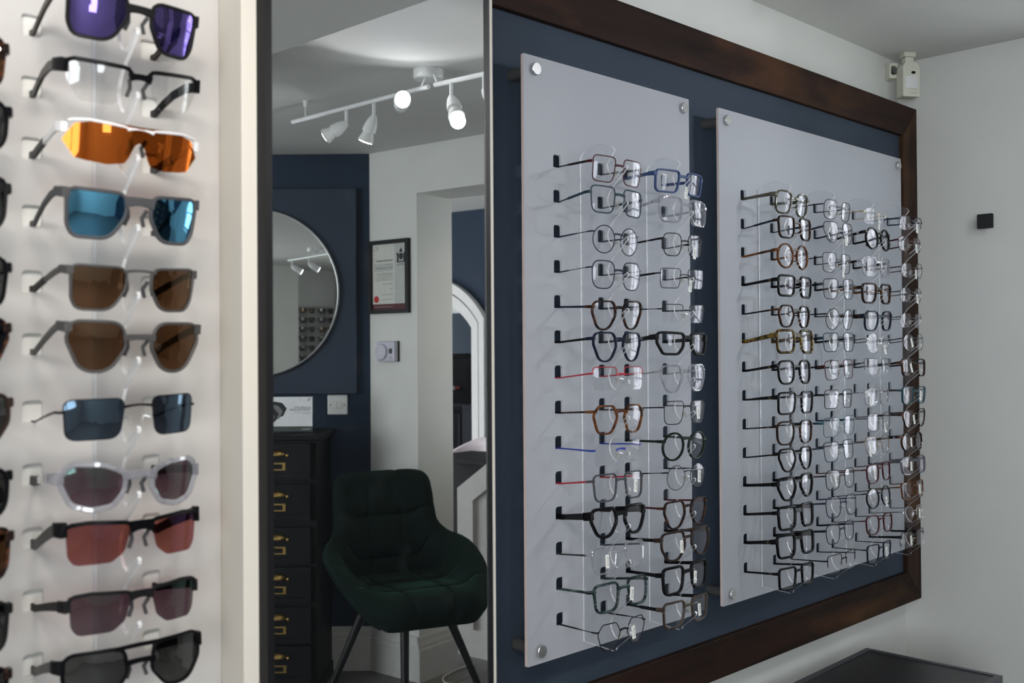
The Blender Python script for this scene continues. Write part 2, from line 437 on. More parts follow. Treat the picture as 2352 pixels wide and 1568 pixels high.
# floor boards near the chair and doorway (the stretch that the tall mirror shows)
for k in range(15):
    y0 = -2.2 + k * .14
    off = (k * .37) % 1.1
    for (xa, xb_) in ((1.9 + off - 1.1 + .6, 1.9 + off + .6), (1.9 + off + .6, 4.3)):
        xa = max(xa, 1.55)
        bb = MB(); bb.box((xa + .001, y0 + .001, -.012), (xb_ - .001, y0 + .139, 0), 0)
        if k % 1 == 0: bb.build('floorboard', 'floor_grey', fl)
bb = MB(); bb.box((-2.4, -.1, -.012), (6.6, 2.4, 0)); bb.box((-2.4, -4.4, -.012), (6.6, -2.2, 0)); bb.box((-2.4, -2.2, -.012), (1.55, -.1, 0)); bb.box((4.3, -2.2, -.012), (6.6, -.1, 0))
bb.build('board_field', 'floor_grey', fl)

b = MB(); b.plate([(1.4, -4.4), (6.6, -4.4), (6.6, .2), (3.2, .2), (3.2, 1.5), (1.4, 1.5)], [], ZC, ZC + .1, XY)
struct(b.build('ceiling', 'ceiling_white'), 'plain white ceiling', 'ceiling')
b = MB(); b.plate([(-2.4, 1.6), (-2.4, -3.7), (1.84, -3.7), (1.537, -.05), (1.489, .50), (1.42, 1.6)], [], 2.11, 2.3, XY)
struct(b.build('ceiling_soffit', 'ceiling_white'), 'lowered white ceiling over the sunglasses corner', 'ceiling')
struct(boxo('wall_display', (1.15, YA, 0), (XB + .22, YA + .12, 2.3), 'wall_white'), 'white wall behind the framed blue display board', 'wall')
b = MB()
b.plate([(-1.206, 0), (-.93, 0), (-.93, 2.016), (-.03, 2.016), (-.03, 0), (YA + .12, 0), (YA + .12, 2.3), (-1.206, 2.3)],
        [[(.30, .95), (.90, .95), (.90, 2.05), (.30, 2.05)]], XB, XB + .22, YZ)
struct(b.build('wall_end', 'wall_white'), 'white end wall with a doorway', 'wall')
# splayed blue wall
b = MB(); P0 = C; P1 = C + e1 * 2.6
b.plate([(0, 0), (2.6, 0), (2.6, 2.3), (0, 2.3)], [], 0, -.12, lambda a, z, d: tuple(C + e1 * a + nb * d + Vector((0, 0, z))))
struct(b.build('wall_splay', 'blue_dark'), 'dark navy splayed wall', 'wall')
# south wall with the shop window, west wall
b = MB(); b.plate([(-2.2, 0), (1.9, 0), (1.9, 2.3), (-2.2, 2.3)], [[(-.75, .85), (-.10, .85), (-.10, 2.06), (-.75, 2.06)]], -3.3, -3.42, XZ)
struct(b.build('wall_shopfront', 'wall_white'), 'white wall around the shop window', 'wall')
b = MB(); b.plate([(-3.3, 0), (1.4, 0), (1.4, 2.3), (-3.3, 2.3)], [[(-2.7, .6), (-.6, .6), (-.6, 2.06), (-2.7, 2.06)]], -1.8, -1.92, YZ)
struct(b.build('wall_rack', 'wall_white'), 'white wall opposite the doorway', 'wall')
b = MB(); b.box((-1.8, -.4, 0), (-1.45, .62, 2.11)); struct(b.build('wall_pier_rack', 'wall_white'), 'white pier beside the dark sunglasses rack', 'wall')
struct(boxo('wall_sunglasses', (-1.8, 1.1525, 0), (.6265, 1.325, 2.3), 'wall_white'), 'white wall behind the sunglasses panel', 'wall')
# pier that carries the tall mirror: front face parallel to the mirror
MS = .06818
def mir_y(x): return 1.1945 + MS * (x - 2.9797)
b = MB()
pier = [(.600, mir_y(.600) + .0155), (1.0225, mir_y(1.0225) + .0155), (1.0225, 1.42), (.6265, 1.42), (.6265, 1.146)]
b.plate(pier, [], 0, 2.3, XY)
struct(b.build('wall_mirror_pier', 'wall_cream'), 'cream pier between sunglasses panel and tall mirror', 'wall')
# windows
def window(name, conv, w, h, nx, ny, label):
    root = empty(name, (0, 0, 0)); struct(root, label, 'window')
    b = MB(); b.plate([(0, 0), (w, 0), (w, h), (0, h)], [[(.045, .045), (w - .045, .045), (w - .045, h - .045), (.045, h - .045)]], 0, .05, conv); b.build('window_frame', 'white_gloss', root)
    for i in range(1, nx):
        b = MB(); x = .045 + (w - .09) * i / nx; b.plate([(x - .012, .045), (x + .012, .045), (x + .012, h - .045), (x - .012, h - .045)], [], .01, .04, conv); b.build('glazing_bar', 'white_gloss', root)
    for j in range(1, ny):
        b = MB(); y = .045 + (h - .09) * j / ny; b.plate([(.045, y - .012), (w - .045, y - .012), (w - .045, y + .012), (.045, y + .012)], [], .012, .038, conv); b.build('glazing_bar', 'white_gloss', root)
    for i in range(nx):
        for j in range(ny):
            x0 = .045 + (w - .09) * i / nx + .01; x1 = .045 + (w - .09) * (i + 1) / nx - .01
            y0 = .045 + (h - .09) * j / ny + .01; y1 = .045 + (h - .09) * (j + 1) / ny - .01
            b = MB(); b.plate([(x0, y0), (x1, y0), (x1, y1), (x0, y1)], [], .024, .028, conv); b.build('pane', 'window_glass', root)
    return root
window('window_1', lambda a, z, d: (XB + .14 + d, .30 + a, .95 + z), .60, 1.10, 2, 4, 'white small-paned window in the end wall')
window('window_2', lambda a, z, d: (-.75 + a, -3.34 - d, .85 + z), .65, 1.21, 1, 2, 'narrow window opposite the display board')
window('fill_window_4', lambda a, z, d: (-1.84 - d, -2.7 + a, .6 + z), 2.1, 1.46, 3, 1, 'wide unseen window added in the rack wall for fill light')  # unseen opening added for fill light, kept out of the lens reflections
# skirting of the splayed wall, the end wall and the doorway reveal
def skirting(name, p, q, n, h=.185, t=.018):
    p = Vector(p); q = Vector(q); n = Vector(n).normalized(); L_ = (q - p).length; d = (q - p).normalized(); b = MB()
    prof = [(0, 0), (t, 0), (t, h * .70), (t * .75, h * .74), (t * .75, h * .80), (t * .45, h * .88), (t * .35, h * .97), (0, h)]
    V = [p + n * a + zz * z for a, z in prof] + [q + n * a + zz * z for a, z in prof]; m_ = len(prof)
    b.add(V, [[i, (i + 1) % m_, (i + 1) % m_ + m_, i + m_] for i in range(m_)] + [list(range(m_))[::-1], [i + m_ for i in range(m_)]])
    return struct(b.build(name, 'skirting_white'), 'white moulded skirting board', 'skirting')
skirting('baseboard_splay', C, C + e1 * 1.9, nb)
skirting('baseboard_end', (XB, -1.206, 0), (XB, -.93, 0), (-1, 0, 0))
skirting('baseboard_reveal', (XB - .018, -.93, 0), (XB + .22, -.93, 0), (0, 1, 0))

# ---------------- the room beyond the doorway
b = MB(); b.plate([(3.205, 0), (6.4, 0), (6.4, 2.3), (3.205, 2.3)], [[(4.95, .5), (5.85, .5), (5.85, 2.1), (4.95, 2.1)]], -4.4, -4.3, XZ)
struct(b.build('wall_hall_left', 'blue_paint'), 'navy side wall of the back room', 'wall')
b = MB(); b.plate([(3.205, 0), (6.4, 0), (6.4, 2.3), (3.205, 2.3)], [[(3.75, 1.1), (4.35, 1.1), (4.35, 2.0), (3.75, 2.0)], [(4.85, .3), (5.90, .3), (5.90, 2.1), (4.85, 2.1)]], .1, .2, XZ)
struct(b.build('wall_hall_right', 'wall_white'), 'white back room wall with the added windows', 'wall')
window('fill_window_6', lambda a, z, d: (4.95 + a, -4.33 - d, .5 + z), .9, 1.6, 2, 3, 'unseen window added beyond the arch to light the far wall')  # added out of sight to brighten the far wall and cabinet
window('fill_window_5', lambda a, z, d: (4.85 + a, 0.13 + d, .3 + z), 1.05, 1.8, 2, 3, 'unseen window added to light the room beyond the arch')  # added since the space past the arch had no light of its own
window('fill_window_3', lambda a, z, d: (3.75 + a, 0.13 + d, 1.1 + z), .6, .9, 2, 2, 'unseen window added for daylight in the back room')  # added unseen source, sized for the daylight on the door reveal
struct(boxo('wall_far', (6.0, -4.3, 0), (6.1, .1, 1.66), 'blue_paint'), 'blue far wall seen through the arch', 'wall')
struct(boxo('wall_far_upper', (6.0, -4.3, 1.66), (6.1, .1, 2.3), 'wall_white'), 'white upper strip of the far wall', 'wall')
def arch_pts(hw, spring, zc, n=18, base=0.0, yc=-2.35):
    r = math.hypot(hw, spring - zc); a0 = math.atan2(spring - zc, hw)
    P = [(yc - hw, base), (yc + hw, base)]
    for k in range(n + 1):
        a = a0 + (PI - 2 * a0) * k / n; P.append((yc + r * math.cos(a), zc + r * math.sin(a)))
    return P
inner = arch_pts(.37, 1.50, 1.23); outer = arch_pts(.46, 1.55, 1.264)
b = MB(); b.plate([(-4.3, 0)] + [inner[0]] + inner[:1:-1] + [inner[1]] + [(.1, 0), (.1, 2.3), (-4.3, 2.3)], [], 4.62, 4.76, YZ)
struct(b.build('wall_arch', 'blue_dark'), 'navy wall pierced by a white arch', 'wall')
root = empty('trim_arch', (4.6, -2.35, 0)); struct(root, 'white moulded architrave of the arch', 'trim')
def arch_band(hw0, s0, c0, hw1, s1, c1, x0, x1, nm):
    A = arch_pts(hw0, s0, c0); B_ = arch_pts(hw1, s1, c1)
    ring = [B_[0]] + B_[:1:-1] + [B_[1]] + [A[1]] + A[2:] + [A[0]]
    b = MB(); b.plate([(y + 2.35, z) for y, z in ring], [], x0 - 4.6, x1 - 4.6, YZ); b.build(nm, 'skirting_white', root)
arch_band(.37, 1.50, 1.23, .42, 1.525, 1.247, 4.585, 4.63, 'inner_moulding')
arch_band(.42, 1.525, 1.247, .43, 1.53, 1.25, 4.605, 4.63, 'groove')
arch_band(.43, 1.53, 1.25, .47, 1.555, 1.268, 4.580, 4.63, 'outer_moulding')
# stair side panel
root = empty('stair_panel', (3.376, -1.056, 0)); struct(root, 'white panelled side of a staircase', 'staircase')
b = MB(); b.plate([(0, 0), (.9, 0), (.9, 1.37), (0, .744)], [[(.09, .12), (.80, .12), (.80, 1.19), (.09, .695)]], 0, .06, YZ); b.build('stair_frame', 'skirting_white', root)
b = MB(); b.plate([(.085, .115), (.805, .115), (.805, 1.20), (.085, .70)], [], .012, .05, YZ); b.build('stair_infill', 'skirting_white', root)
# back-room furniture
root = empty('cabinet', (5.3, -3.0, 0)); tag(root, 'charcoal panelled drawer cabinet seen through the white arch', 'cabinet')
b = MB(); b.box((0, 0, .05), (.42, .335, .955)); b.build('body', 'chest_grey', root)
b = MB(); b.box((-.02, -.02, .955), (.44, .36, .985), .004); b.build('worktop', 'cabinet_edge', root)
for k in range(3):
    b = MB(); z0 = .09 + k * .285; b.plate([(.03, z0), (.31, z0), (.31, z0 + .265), (.03, z0 + .265)], [[(.06, z0 + .03), (.28, z0 + .03), (.28, z0 + .235), (.06, z0 + .235)]], -.014, 0, YZ)
    b.plate([(.06, z0 + .03), (.28, z0 + .03), (.28, z0 + .235), (.06, z0 + .235)], [], -.006, 0, YZ); b.build('drawer', 'chest_grey', root)
root = empty('coffee_machine', (5.42, -2.875, .985)); tag(root, 'black tapering machine standing on the charcoal cabinet', 'machine')
b = MB(); V = [(0, -.12, 0), (.22, -.12, 0), (.22, .17, 0), (0, .17, 0), (.03, -.10, .32), (.20, -.10, .32), (.20, .13, .32), (.03, .13, .32)]
b.add(V, [[0, 3, 2, 1], [4, 5, 6, 7], [0, 1, 5, 4], [1, 2, 6, 5], [2, 3, 7, 6], [3, 0, 4, 7]]); b.build('body', 'dark_plastic', root)
b = MB(); b.box((.06, -.06, .32), (.17, .08, .36), .006); b.build('lid', 'dark_plastic', root)
b = MB(); b.box((-.008, -.04, .10), (.01, .04, .125), .003); b.build('badge', 'white_plastic', root)
b = MB(); b.box((-.009, .045, .105), (.01, .075, .125), .003); b.build('indicator', 'red_paint', root)
root = empty('desk', (3.95, -1.62, 0)); tag(root, 'dark wooden desk behind the staircase side', 'desk')
b = MB(); b.box((-.15, -.0, .79), (.2, .9, .82), .004); b.build('desk_top', 'desk_dark', root)
b = MB(); b.box((.0, .02, 0), (.03, .85, .79)); b.build('front_panel', 'desk_dark', root)
for yy in (.03, .83):
    b = MB(); b.box((.14, yy, 0), (.18, yy + .04, .79)); b.build('leg', 'desk_dark', root)
root = empty('tub_chair', (4.325, -1.80, 0)); tag(root, 'pale pink curved chair back showing above the dark desk', 'chair')
b = MB(); pts = []
n_ = 16; V = []; F = []
for j, (z, r) in enumerate(((.45, .20), (.60, .215), (.81, .22), (.86, .21))):
    for k in range(n_ + 1):
        a = R(-80 + 160 * k / n_); zz_ = z if j < 2 else z - .10 * abs(math.sin(a)) ** 2
        V.append((r * math.cos(a) * .9, r * math.sin(a), zz_))
for j in range(3):
    for k in range(n_): F.append([j * (n_ + 1) + k, j * (n_ + 1) + k + 1, (j + 1) * (n_ + 1) + k + 1, (j + 1) * (n_ + 1) + k])
b.add(V, F); o = b.build('backrest', 'pink_plastic', root, True); s = o.modifiers.new('s', 'SOLIDIFY'); s.thickness = .03
b = MB(); b.lathe([(.02, .40), (.2, .41), (.21, .44), (.19, .46), (.02, .465)], 20); b.build('seat', 'pink_plastic', root, True)
for k in range(4):
    a = R(45 + 90 * k); b = MB(); b.tube([(.12 * math.cos(a), .12 * math.sin(a), .41), (.2 * math.cos(a), .2 * math.sin(a), .002)], [.016, .011]); b.build('leg', 'desk_dark', root)

# ================================================================== BLUE DISPLAY BOARD WITH WOOD FRAME
board = empty('display_board', (2.0, 1.3676, 1.36)); tag(board, 'large dark blue display board in a dark-stained wooden frame', 'display board')
bo = Vector((2.0, 1.3676, 1.36))
FX0, FX1 = 1.026, 2.981; FZ0, FZ1 = -.736, .7056; FW = .089; YF, YBD = 1.3178, 1.332
b = MB(); b.box((FX0 + .01 - 2.0, YBD - bo.y, FZ0 + .01), (FX1 - .012 - 2.0, -.0005, FZ1 - .01)); b.build('backing_board', 'blue_paint', board)
def rail(o0, o1, i1, i0, mat):
    """mitred frame rail: outer edge o0-o1, inner edge i0-i1"""
    b = MB(); y0, y1 = YF - bo.y, -.0005; c = .0015
    b.plate([(p[0] - 2.0, p[1]) for p in (o0, o1, i1, i0)], [], y0 + c, y1, XZ)
    cx = sum(p[0] for p in (o0, o1, i1, i0)) / 4 - 2.0; cz = sum(p[1] for p in (o0, o1, i1, i0)) / 4
    q = [(p[0] - 2.0, p[1]) for p in (o0, o1, i1, i0)]
    V = [(a, y0 + c, z) for a, z in q] + [(a + (c if a < cx else -c), y0, z + (c if z < cz else -c)) for a, z in q]
    b.add(V, [[4, 5, 6, 7], [0, 1, 5, 4], [1, 2, 6, 5], [2, 3, 7, 6], [3, 0, 4, 7]])
    return b.build('frame_rail', mat, board)
g = .0006
rail((FX0 + g, FZ1), (FX1 - g, FZ1), (FX1 - FW - g, FZ1 - FW), (FX0 + FW + g, FZ1 - FW), 'wood_x')
rail((FX0 + g, FZ0), (FX1 - g, FZ0), (FX1 - FW - g, FZ0 + FW), (FX0 + FW + g, FZ0 + FW), 'wood_low')
rail((FX1, FZ0 + g), (FX1, FZ1 - g), (FX1 - FW, FZ1 - FW - g), (FX1 - FW, FZ0 + FW + g), 'wood_z')
rail((FX0, FZ0 + g), (FX0, FZ1 - g), (FX0 + FW, FZ1 - FW - g), (FX0 + FW, FZ0 + FW + g), 'wood_z')

# ================================================================== SPECTACLE DISPLAY PANELS
YP = 1.272
ROWS = [1.36 + .345 - .0640 * k for k in range(14)]      # slot centres
SLOT_HW, SLOT_HH, SLOT_DX = .0112, .0118, .0610
def fin_profile(rows, e_tip=.112, neck=.066, ztop=None, sp=.064):
    """clear nose-rest strip seen side-on: (e, z), wavy front edge with one rising tongue per row"""
    P = []
    zt = rows[0] + .020
    P.append((0.0, zt - .012))
    for k in range(1, 10):          # rounded top
        a = R(180 - 162 * k / 9); P.append((.043 + .043 * math.cos(a), zt - .012 + .024 * math.sin(a)))
    for i, z in enumerate(rows):
        zk = z - .021
        nxt = []
        if i > 0: P.append((neck + .004, zk + .026))
        P += [(neck - .001, zk + .014), (neck + .002, zk + .002), (neck + .009, zk - .008), (neck + .018, zk - .012),
              (e_tip - .012, zk + .000), (e_tip - .002, zk + .007), (e_tip + .001, zk + .004), (e_tip, zk + .000),
              (neck + .028, zk - .016), (neck + .014, zk - .027)]
    zb = rows[-1] - .021 - .027
    P += [(neck + .012, zb - .005), (neck + .006, zb - .008), (0, zb - .004)]
    return P
def panel(name, x0, x1, z0, z1, fins, rows, yp, mat, label, board_y, hole_mat=None, buttons=True, sp=.064, sdx=SLOT_DX):
    ox, oz = (x0 + x1) / 2, (z0 + z1) / 2
    root = empty(name, (ox, yp, oz)); tag(root, label, 'display panel')
    holes = []
    for fx in fins:
        for zc in rows:
            for s_ in (-1, 1):
                a = fx + s_ * sdx - ox
                holes.append(rrect(a - SLOT_HW, zc - oz - SLOT_HH, a + SLOT_HW, zc - oz + SLOT_HH, .004, 2, (.001, .0035, .004, .005)))
    b = MB(); b.plate(rrect(x0 - ox, z0 - oz, x1 - ox, z1 - oz, .002, 2), holes, 0, .006, XZ, 0, 1, 0)
    b.build('panel_sheet', mat, root, mats=[mat, 'edge_pink' if mat == 'panel_white' else mat])
    if buttons:
        for bx, bz in ((x0 + .028, z1 - .024), (x1 - .022, z1 - .022), (x0 + .032, z0 + .023), (x1 - .022, z0 + .024)):
            b = MB(); b.lathe([(.0105, .006), (.0105, board_y - yp)], 20, 'y', (bx - ox, 0, bz - oz)); st = b.build('standoff_barrel', 'barrel_grey', root, True)
            b = MB(); b.lathe([(.0108, 0), (.0112, -.001), (.0112, -.0065), (.0104, -.0075)], 24, 'y', (bx - ox, 0, bz - oz)); b.build('standoff_cap', 'steel', root, True)
    for fx in fins:
        prof = fin_profile([z - oz for z in rows])
        b = MB(); b.plate([(-e, z) for e, z in prof], [], -.002, .002, lambda a, z, d, fx=fx: (fx - ox + d, a - .0015, z), 0, 1)
        b.build('nose_rest_strip', 'acrylic', root, mats=['acrylic', 'acrylic_edge'])
        if sdx != SLOT_DX:      # black strip stands in for the dark line refracted at the acrylic edge
            b = MB(); b.box((fx - ox - .0013, -.0012, rows[-1] - oz - .06), (fx - ox + .0013, .0, rows[0] - oz + .045)); b.build('dark_edge_line', 'black_side', root)
    return root
F1 = [1.4310, 1.6290]; F2 = [2.0415, 2.2395, 2.4365, 2.6330]
panel('narrow_display_panel', 1.2831, 1.7768, 1.36 - .5561, 1.36 + .5257, F1, ROWS, YP, 'panel_white', 'narrow white slotted panel holding two columns of glasses', YBD)
panel('wide_display_panel', 1.8860, 2.7721, 1.36 - .5578, 1.36 + .5264, F2, ROWS, YP, 'panel_white', 'wide white slotted panel holding four columns of glasses', YBD)

# ================================================================== SPECTACLES
SH = {
 'rect':   [(-.90, 1, .40), (1, 1, .38), (.92, -1, .50), (-.72, -1, .62)],
 'square': [(-.90, 1, .45), (1, 1, .45), (.86, -1, .65), (-.68, -1, .75)],
 'soft':   [(-.92, 1, .75), (1, 1, .7), (.88, -1, .85), (-.74, -1, .9)],
 'panto':  [(-.78, 1, .6), (.92, 1, .6), (1, .25, .5), (.50, -1, .95), (-.42, -1, .95), (-.95, .05, .5)],
 'hex':    [(-.55, 1, .35), (.62, 1, .35), (1, .35, .4), (.60, -1, .7), (-.50, -1, .7), (-.97, .2, .4)],
 'navi':   [(-.85, 1, .4), (1, 1, .5), (.98, -.1, .6), (.5, -1, .8), (-.35, -1, .8), (-.95, -.1, .5)],
 'oval':   [(-.95, 1, .95), (1, 1, .95), (.95, -1, .98), (-.9, -1, .98)],
 'sport':  [(-.98, .85, .3), (.98, 1.0, .35), (1, .1, .5), (.62, -.95, .4), (-.45, -1, .6), (-.85, -.35, .5)],
 'hol':    [(-.95, .95, .5), (.98, 1, .3), (.90, -.5, .5), (.72, -1, .5), (-.45, -1, .8), (-.92, .0, .6)],
 'jacket': [(-.95, .80, .3), (.4, .95, .5), (1.05, .85, .3), (.98, -.55, .4), (.8, -1, .35), (-.30, -.98, .5), (-.72, -.5, .5)],
 'plazma': [(-.90, .55, .4), (-.2, .92, .7), (.8, 1.0, .5), (1.06, .35, .5), (.70, -.75, .5), (.1, -1, .6), (-.55, -.85, .5), (-.88, -.2, .5)],
}
def outline(kind, w, h, N_=44):
    if kind == 'round':
        return [(w / 2 * math.cos(2 * PI * i / N_ + PI / 2), h / 2 * math.sin(2 * PI * i / N_ + PI / 2)) for i in range(N_)]
    pts = [(a * w / 2, z * h / 2, r * h / 2) for a, z, r in SH[kind]]
    m_ = len(pts); D = []
    for i in range(m_):
        p = Vector(pts[i][:2]); a = Vector(pts[i - 1][:2]); c = Vector(pts[(i + 1) % m_][:2])
        d0 = (a - p); d1 = (c - p); l0, l1 = d0.length, d1.length; d0.normalize(); d1.normalize()
        ang = d0.angle(d1); t = min(pts[i][2] / math.tan(ang / 2), l0 * .49, l1 * .49)
        A = p + d0 * t; B_ = p + d1 * t
        for k in range(9):
            u = k / 8; D.append(A * (1 - u) ** 2 + p * 2 * u * (1 - u) + B_ * u * u)
    # resample evenly
    L_ = [0]
    for i in range(len(D)): L_.append(L_[-1] + (D[(i + 1) % len(D)] - D[i]).length)
    out = []; j = 0
    for i in range(N_):
        s_ = L_[-1] * i / N_
        while L_[j + 1] < s_: j += 1
        u = (s_ - L_[j]) / max(1e-9, L_[j + 1] - L_[j]); q = D[j] * (1 - u) + D[(j + 1) % len(D)] * u
        out.append((q.x, q.y))
    # ensure counter-clockwise
    ar = sum(out[i][0] * out[(i + 1) % N_][1] - out[(i + 1) % N_][0] * out[i][1] for i in range(N_))
    if ar < 0: out.reverse()
    return out
def rim_sweep(mb, pts, cy, rw, dp, closed=True, keep=None, mi=0, rnd=False):
    """pts 2D (x,z) CCW; cy(x,z) depth; ring of width rw outwards, depth dp"""
    n = len(pts); V = []; F = []
    if rnd: prof = [(rw / 2 + rw / 2 * math.cos(2 * PI * k / 6), rw / 2 * math.sin(2 * PI * k / 6)) for k in range(6)]
    else:
        c = min(rw, dp) * .28; h = dp / 2
        prof = [(0, -h + c), (c, -h), (rw - c, -h), (rw, -h + c), (rw, h - c), (rw - c, h), (c, h), (0, h - c)]
    m_ = len(prof)
    idx = list(range(n)) if keep is None else [i % n for i in keep]
    for i in idx:
        a = Vector(pts[i - 1]); c_ = Vector(pts[(i + 1) % n]); t = (c_ - a).normalized(); nn = Vector((t.y, -t.x)); p = Vector(pts[i])
        for o_, q in prof:
            s_ = p + nn * o_; V.append((s_.x, cy(p.x, p.y) + q, s_.y))
    k_ = len(idx)
    for i in range(k_ if keep is None else k_ - 1):
        for k in range(m_):
            j = (i + 1) % k_
            F.append([i * m_ + k, i * m_ + (k + 1) % m_, j * m_ + (k + 1) % m_, j * m_ + k])
    if keep is not None: F += [list(range(m_))[::-1], [(k_ - 1) * m_ + k for k in range(m_)]]
    mb.add(V, F, mi)
def lens_mesh(mb, pts, cy, th=.0016, grow=.0004):
    n = len(pts); cx = sum(p[0] for p in pts) / n; cz = sum(p[1] for p in pts) / n
    for side, off in ((0, -th / 2), (1, th / 2)):
        V = [(cx, cy(cx, cz) + off, cz)]; F = []
        rings = (.34, .67, 1.0)
        for r in rings:
            for p in pts:
                x = cx + (p[0] - cx) * r; z = cz + (p[1] - cz) * r; V.append((x, cy(x, z) + off, z))
        for i in range(n): F.append([0, 1 + i, 1 + (i + 1) % n])
        for k in range(2):
            for i in range(n): F.append([1 + k * n + i, 1 + (k + 1) * n + i, 1 + (k + 1) * n + (i + 1) % n, 1 + k * n + (i + 1) % n])
        mb.add(V, F)
    V = [(p[0], cy(*p) - th / 2, p[1]) for p in pts] + [(p[0], cy(*p) + th / 2, p[1]) for p in pts]
    mb.add(V, [[i, (i + 1) % n, (i + 1) % n + n, i + n] for i in range(n)])
ELL = [(math.cos(2 * PI * k / 12), math.sin(2 * PI * k / 12)) for k in range(12)]

def make_glasses(name, sp, slot_z, fx, yp, e, rnd, slot_dx=SLOT_DX, tail=.034, wf=1.0, bf=1.0, rf=1.0, panto=.10, prow=None):
    """sp: dict. local x = along the panel, y = towards the panel, z = up. front faces -y"""
    kind, lw, lh, br = sp['s'], sp['w'] / 1000 * wf, sp['h'] / 1000, sp.get('b', 18) / 1000 * bf
    rim = sp.get('rim', 'full'); rw = sp.get('rw', 1.4) / 1000 * rf; dp = sp.get('dp', 1.8) / 1000
    fm = sp['f']; tm = sp.get('t', fm); th = sp.get('th', 3.0) / 1000; tt = sp.get('tt', 1.6) / 1000
    kx = sp.get('k', 1.3); lm = sp.get('l', 'demo_lens'); metal = sp.get('pads', rw < .0022)
    lc = br / 2 + lw / 2 + (rw if rim == 'full' else .0005)      # lens centre x
    sag = sp.get('sag', 2.0); cv = sp.get('cv', 1.6)
    cy = lambda x, z: kx * x * x + sag * z * z - panto * z + cv * (min(abs(abs(x) - lc), lw * .55) ** 2 - (lw / 2) ** 2)
    zt = sp.get('zt', .52) * lh / 2                              # hinge height
    xh = lc + lw / 2 + rw + sp.get('ext', 2.6) / 1000
    y_r = cy(xh, 0) if False else kx * xh * xh
    pitch = sp.get('p', (prow if prow is not None else 2.0) + rnd.uniform(-1.4, 1.4))
    zroot = slot_z - SLOT_HH + th / 2 + .0005 + (e - y_r) * math.sin(R(pitch)) - zt
    if 'z' in sp: zroot = sp['z']
    loc_ = Vector((fx + rnd.uniform(-.0015, .0015), yp - e, zroot)); rot_ = Euler((R(-pitch), R(rnd.uniform(-1.2, 1.2) if 'roll' not in sp else sp['roll']), R(rnd.uniform(-2.0, 2.0))))
    root = empty(name, loc_, rot_)
    Mi = (Matrix.Translation(loc_) @ rot_.to_matrix().to_4x4()).inverted()
    O = outline(kind, lw, lh)
    OR = [(x + lc, z) for x, z in O]; OL = [(-x - lc, z) for x, z in O][::-1]
    b = MB()
    thin = rw < .0016
    for o_, sgn in ((OR, 1), (OL, -1)):
        if rim == 'full': rim_sweep(b, o_, cy, rw, dp, rnd=thin)
        elif rim == 'top':
            n = len(o_); ok = [i for i in range(n) if o_[i][1] > sp.get('cut', -.15) * lh / 2]
            # contiguous run
            st = [i for i in ok if (i - 1) % n not in ok][0]; run = []
            i = st
            while i in ok: run.append(i); i = (i + 1) % n
            rim_sweep(b, o_, cy, rw, dp, keep=run, rnd=thin)
            if sp.get('nylon', False):
                rest = [run[-1]] + [j % n for j in range(run[-1] + 1, run[-1] + 1 + n - len(run))] + [run[0]]
                rim_sweep(b, o_, cy, .0005, .0006, keep=rest, rnd=True)
        # end piece
        zz0 = zt
        side = max(o_, key=lambda p: sgn * p[0] - abs(p[1] - zt) * .8)
        xs = side[0]
        hh = max(th * (.62 if dp > .004 else .55), .0011) if not thin else .0013
        eb = MB() if rim == 'none' else b
        eb.ribbon([(xs - sgn * .001, cy(xs, zt), zt), (xs + sgn * (xh - abs(xs)) * .7, cy(xs, zt) + .0005, zt), (sgn * xh, y_r + .004, zt), (sgn * xh, y_r + .009, zt)], [hh * 1.0, hh * 1.1, hh, hh], [max(dp * .45, .0009), max(dp * .45, .0009), tt * .8, tt * .75])
        if rim == 'none': eb.build('hinge_mount', fm, root, True)
    # bridge
    nz_ = min(OR, key=lambda p: p[0] + abs(p[1] - sp.get('zb', .38) * lh / 2) * 1.2)
    xb_, zb_ = nz_[0], nz_[1]
    bh = sp.get('bh', (rw * .9 if not thin else .0009) * 1000) / 1000
    ov = rw * .6 if rim != 'none' else .001
    path = [(-xb_ - ov * .2 + (0), cy(xb_, zb_), zb_)]
    path = []
    for k in range(9):
        u = -1 + 2 * k / 8; x = u * (xb_ + .0008); path.append((x, cy(x, zb_) - .0008, zb_ + (1 - u * u) * sp.get('arc', .0018)))
    hs = [bh * (1.0 + .35 * abs(-1 + 2 * k / 8) ** 2) for k in range(9)]
    b.ribbon(path, hs, max(min(dp, .0045) * .42, .0008))
    if sp.get('brow'):           # second, straight brow bar
        zb2 = lh / 2 + rw * .3
        xt = lc - lw * .28
        b.ribbon([(-xt, cy(xt, zb2) - .0005, zb2), (0, cy(0, zb2) - .0005, zb2 + .0008), (xt, cy(xt, zb2) - .0005, zb2)], .0022, max(dp * .42, .0008))
    fr = b.build('bridge' if rim == 'none' else 'frame_front', fm, root, True)
    for o_ in (OR, OL):
        if sp.get('shield'): continue
        lb = MB(); lens_mesh(lb, o_, cy); lb.build('lens', lm, root, True)
    if sp.get('shield'):         # one-piece lens with a nose cut-out
        tops = [(0, .0205), (.030, .0215), (.050, .0195), (.062, .0165), (.070, .003), (.0715, .0)]
        bots = [(0, .004), (.005, .001), (.010, -.012), (.014, -.0185), (.030, -.0215), (.050, -.0195), (.060, -.0175), (.070, -.003), (.0715, -.001)]
        def itp(T, x):
            for (a0, z0), (a1, z1) in zip(T, T[1:]):
                if x <= a1: return z0 + (z1 - z0) * (x - a0) / (a1 - a0)
            return T[-1][1]
        lb = MB(); nx2, nz2 = 72, 6; cys = lambda x, z: kx * x * x + .8 * z * z - panto * z - .001
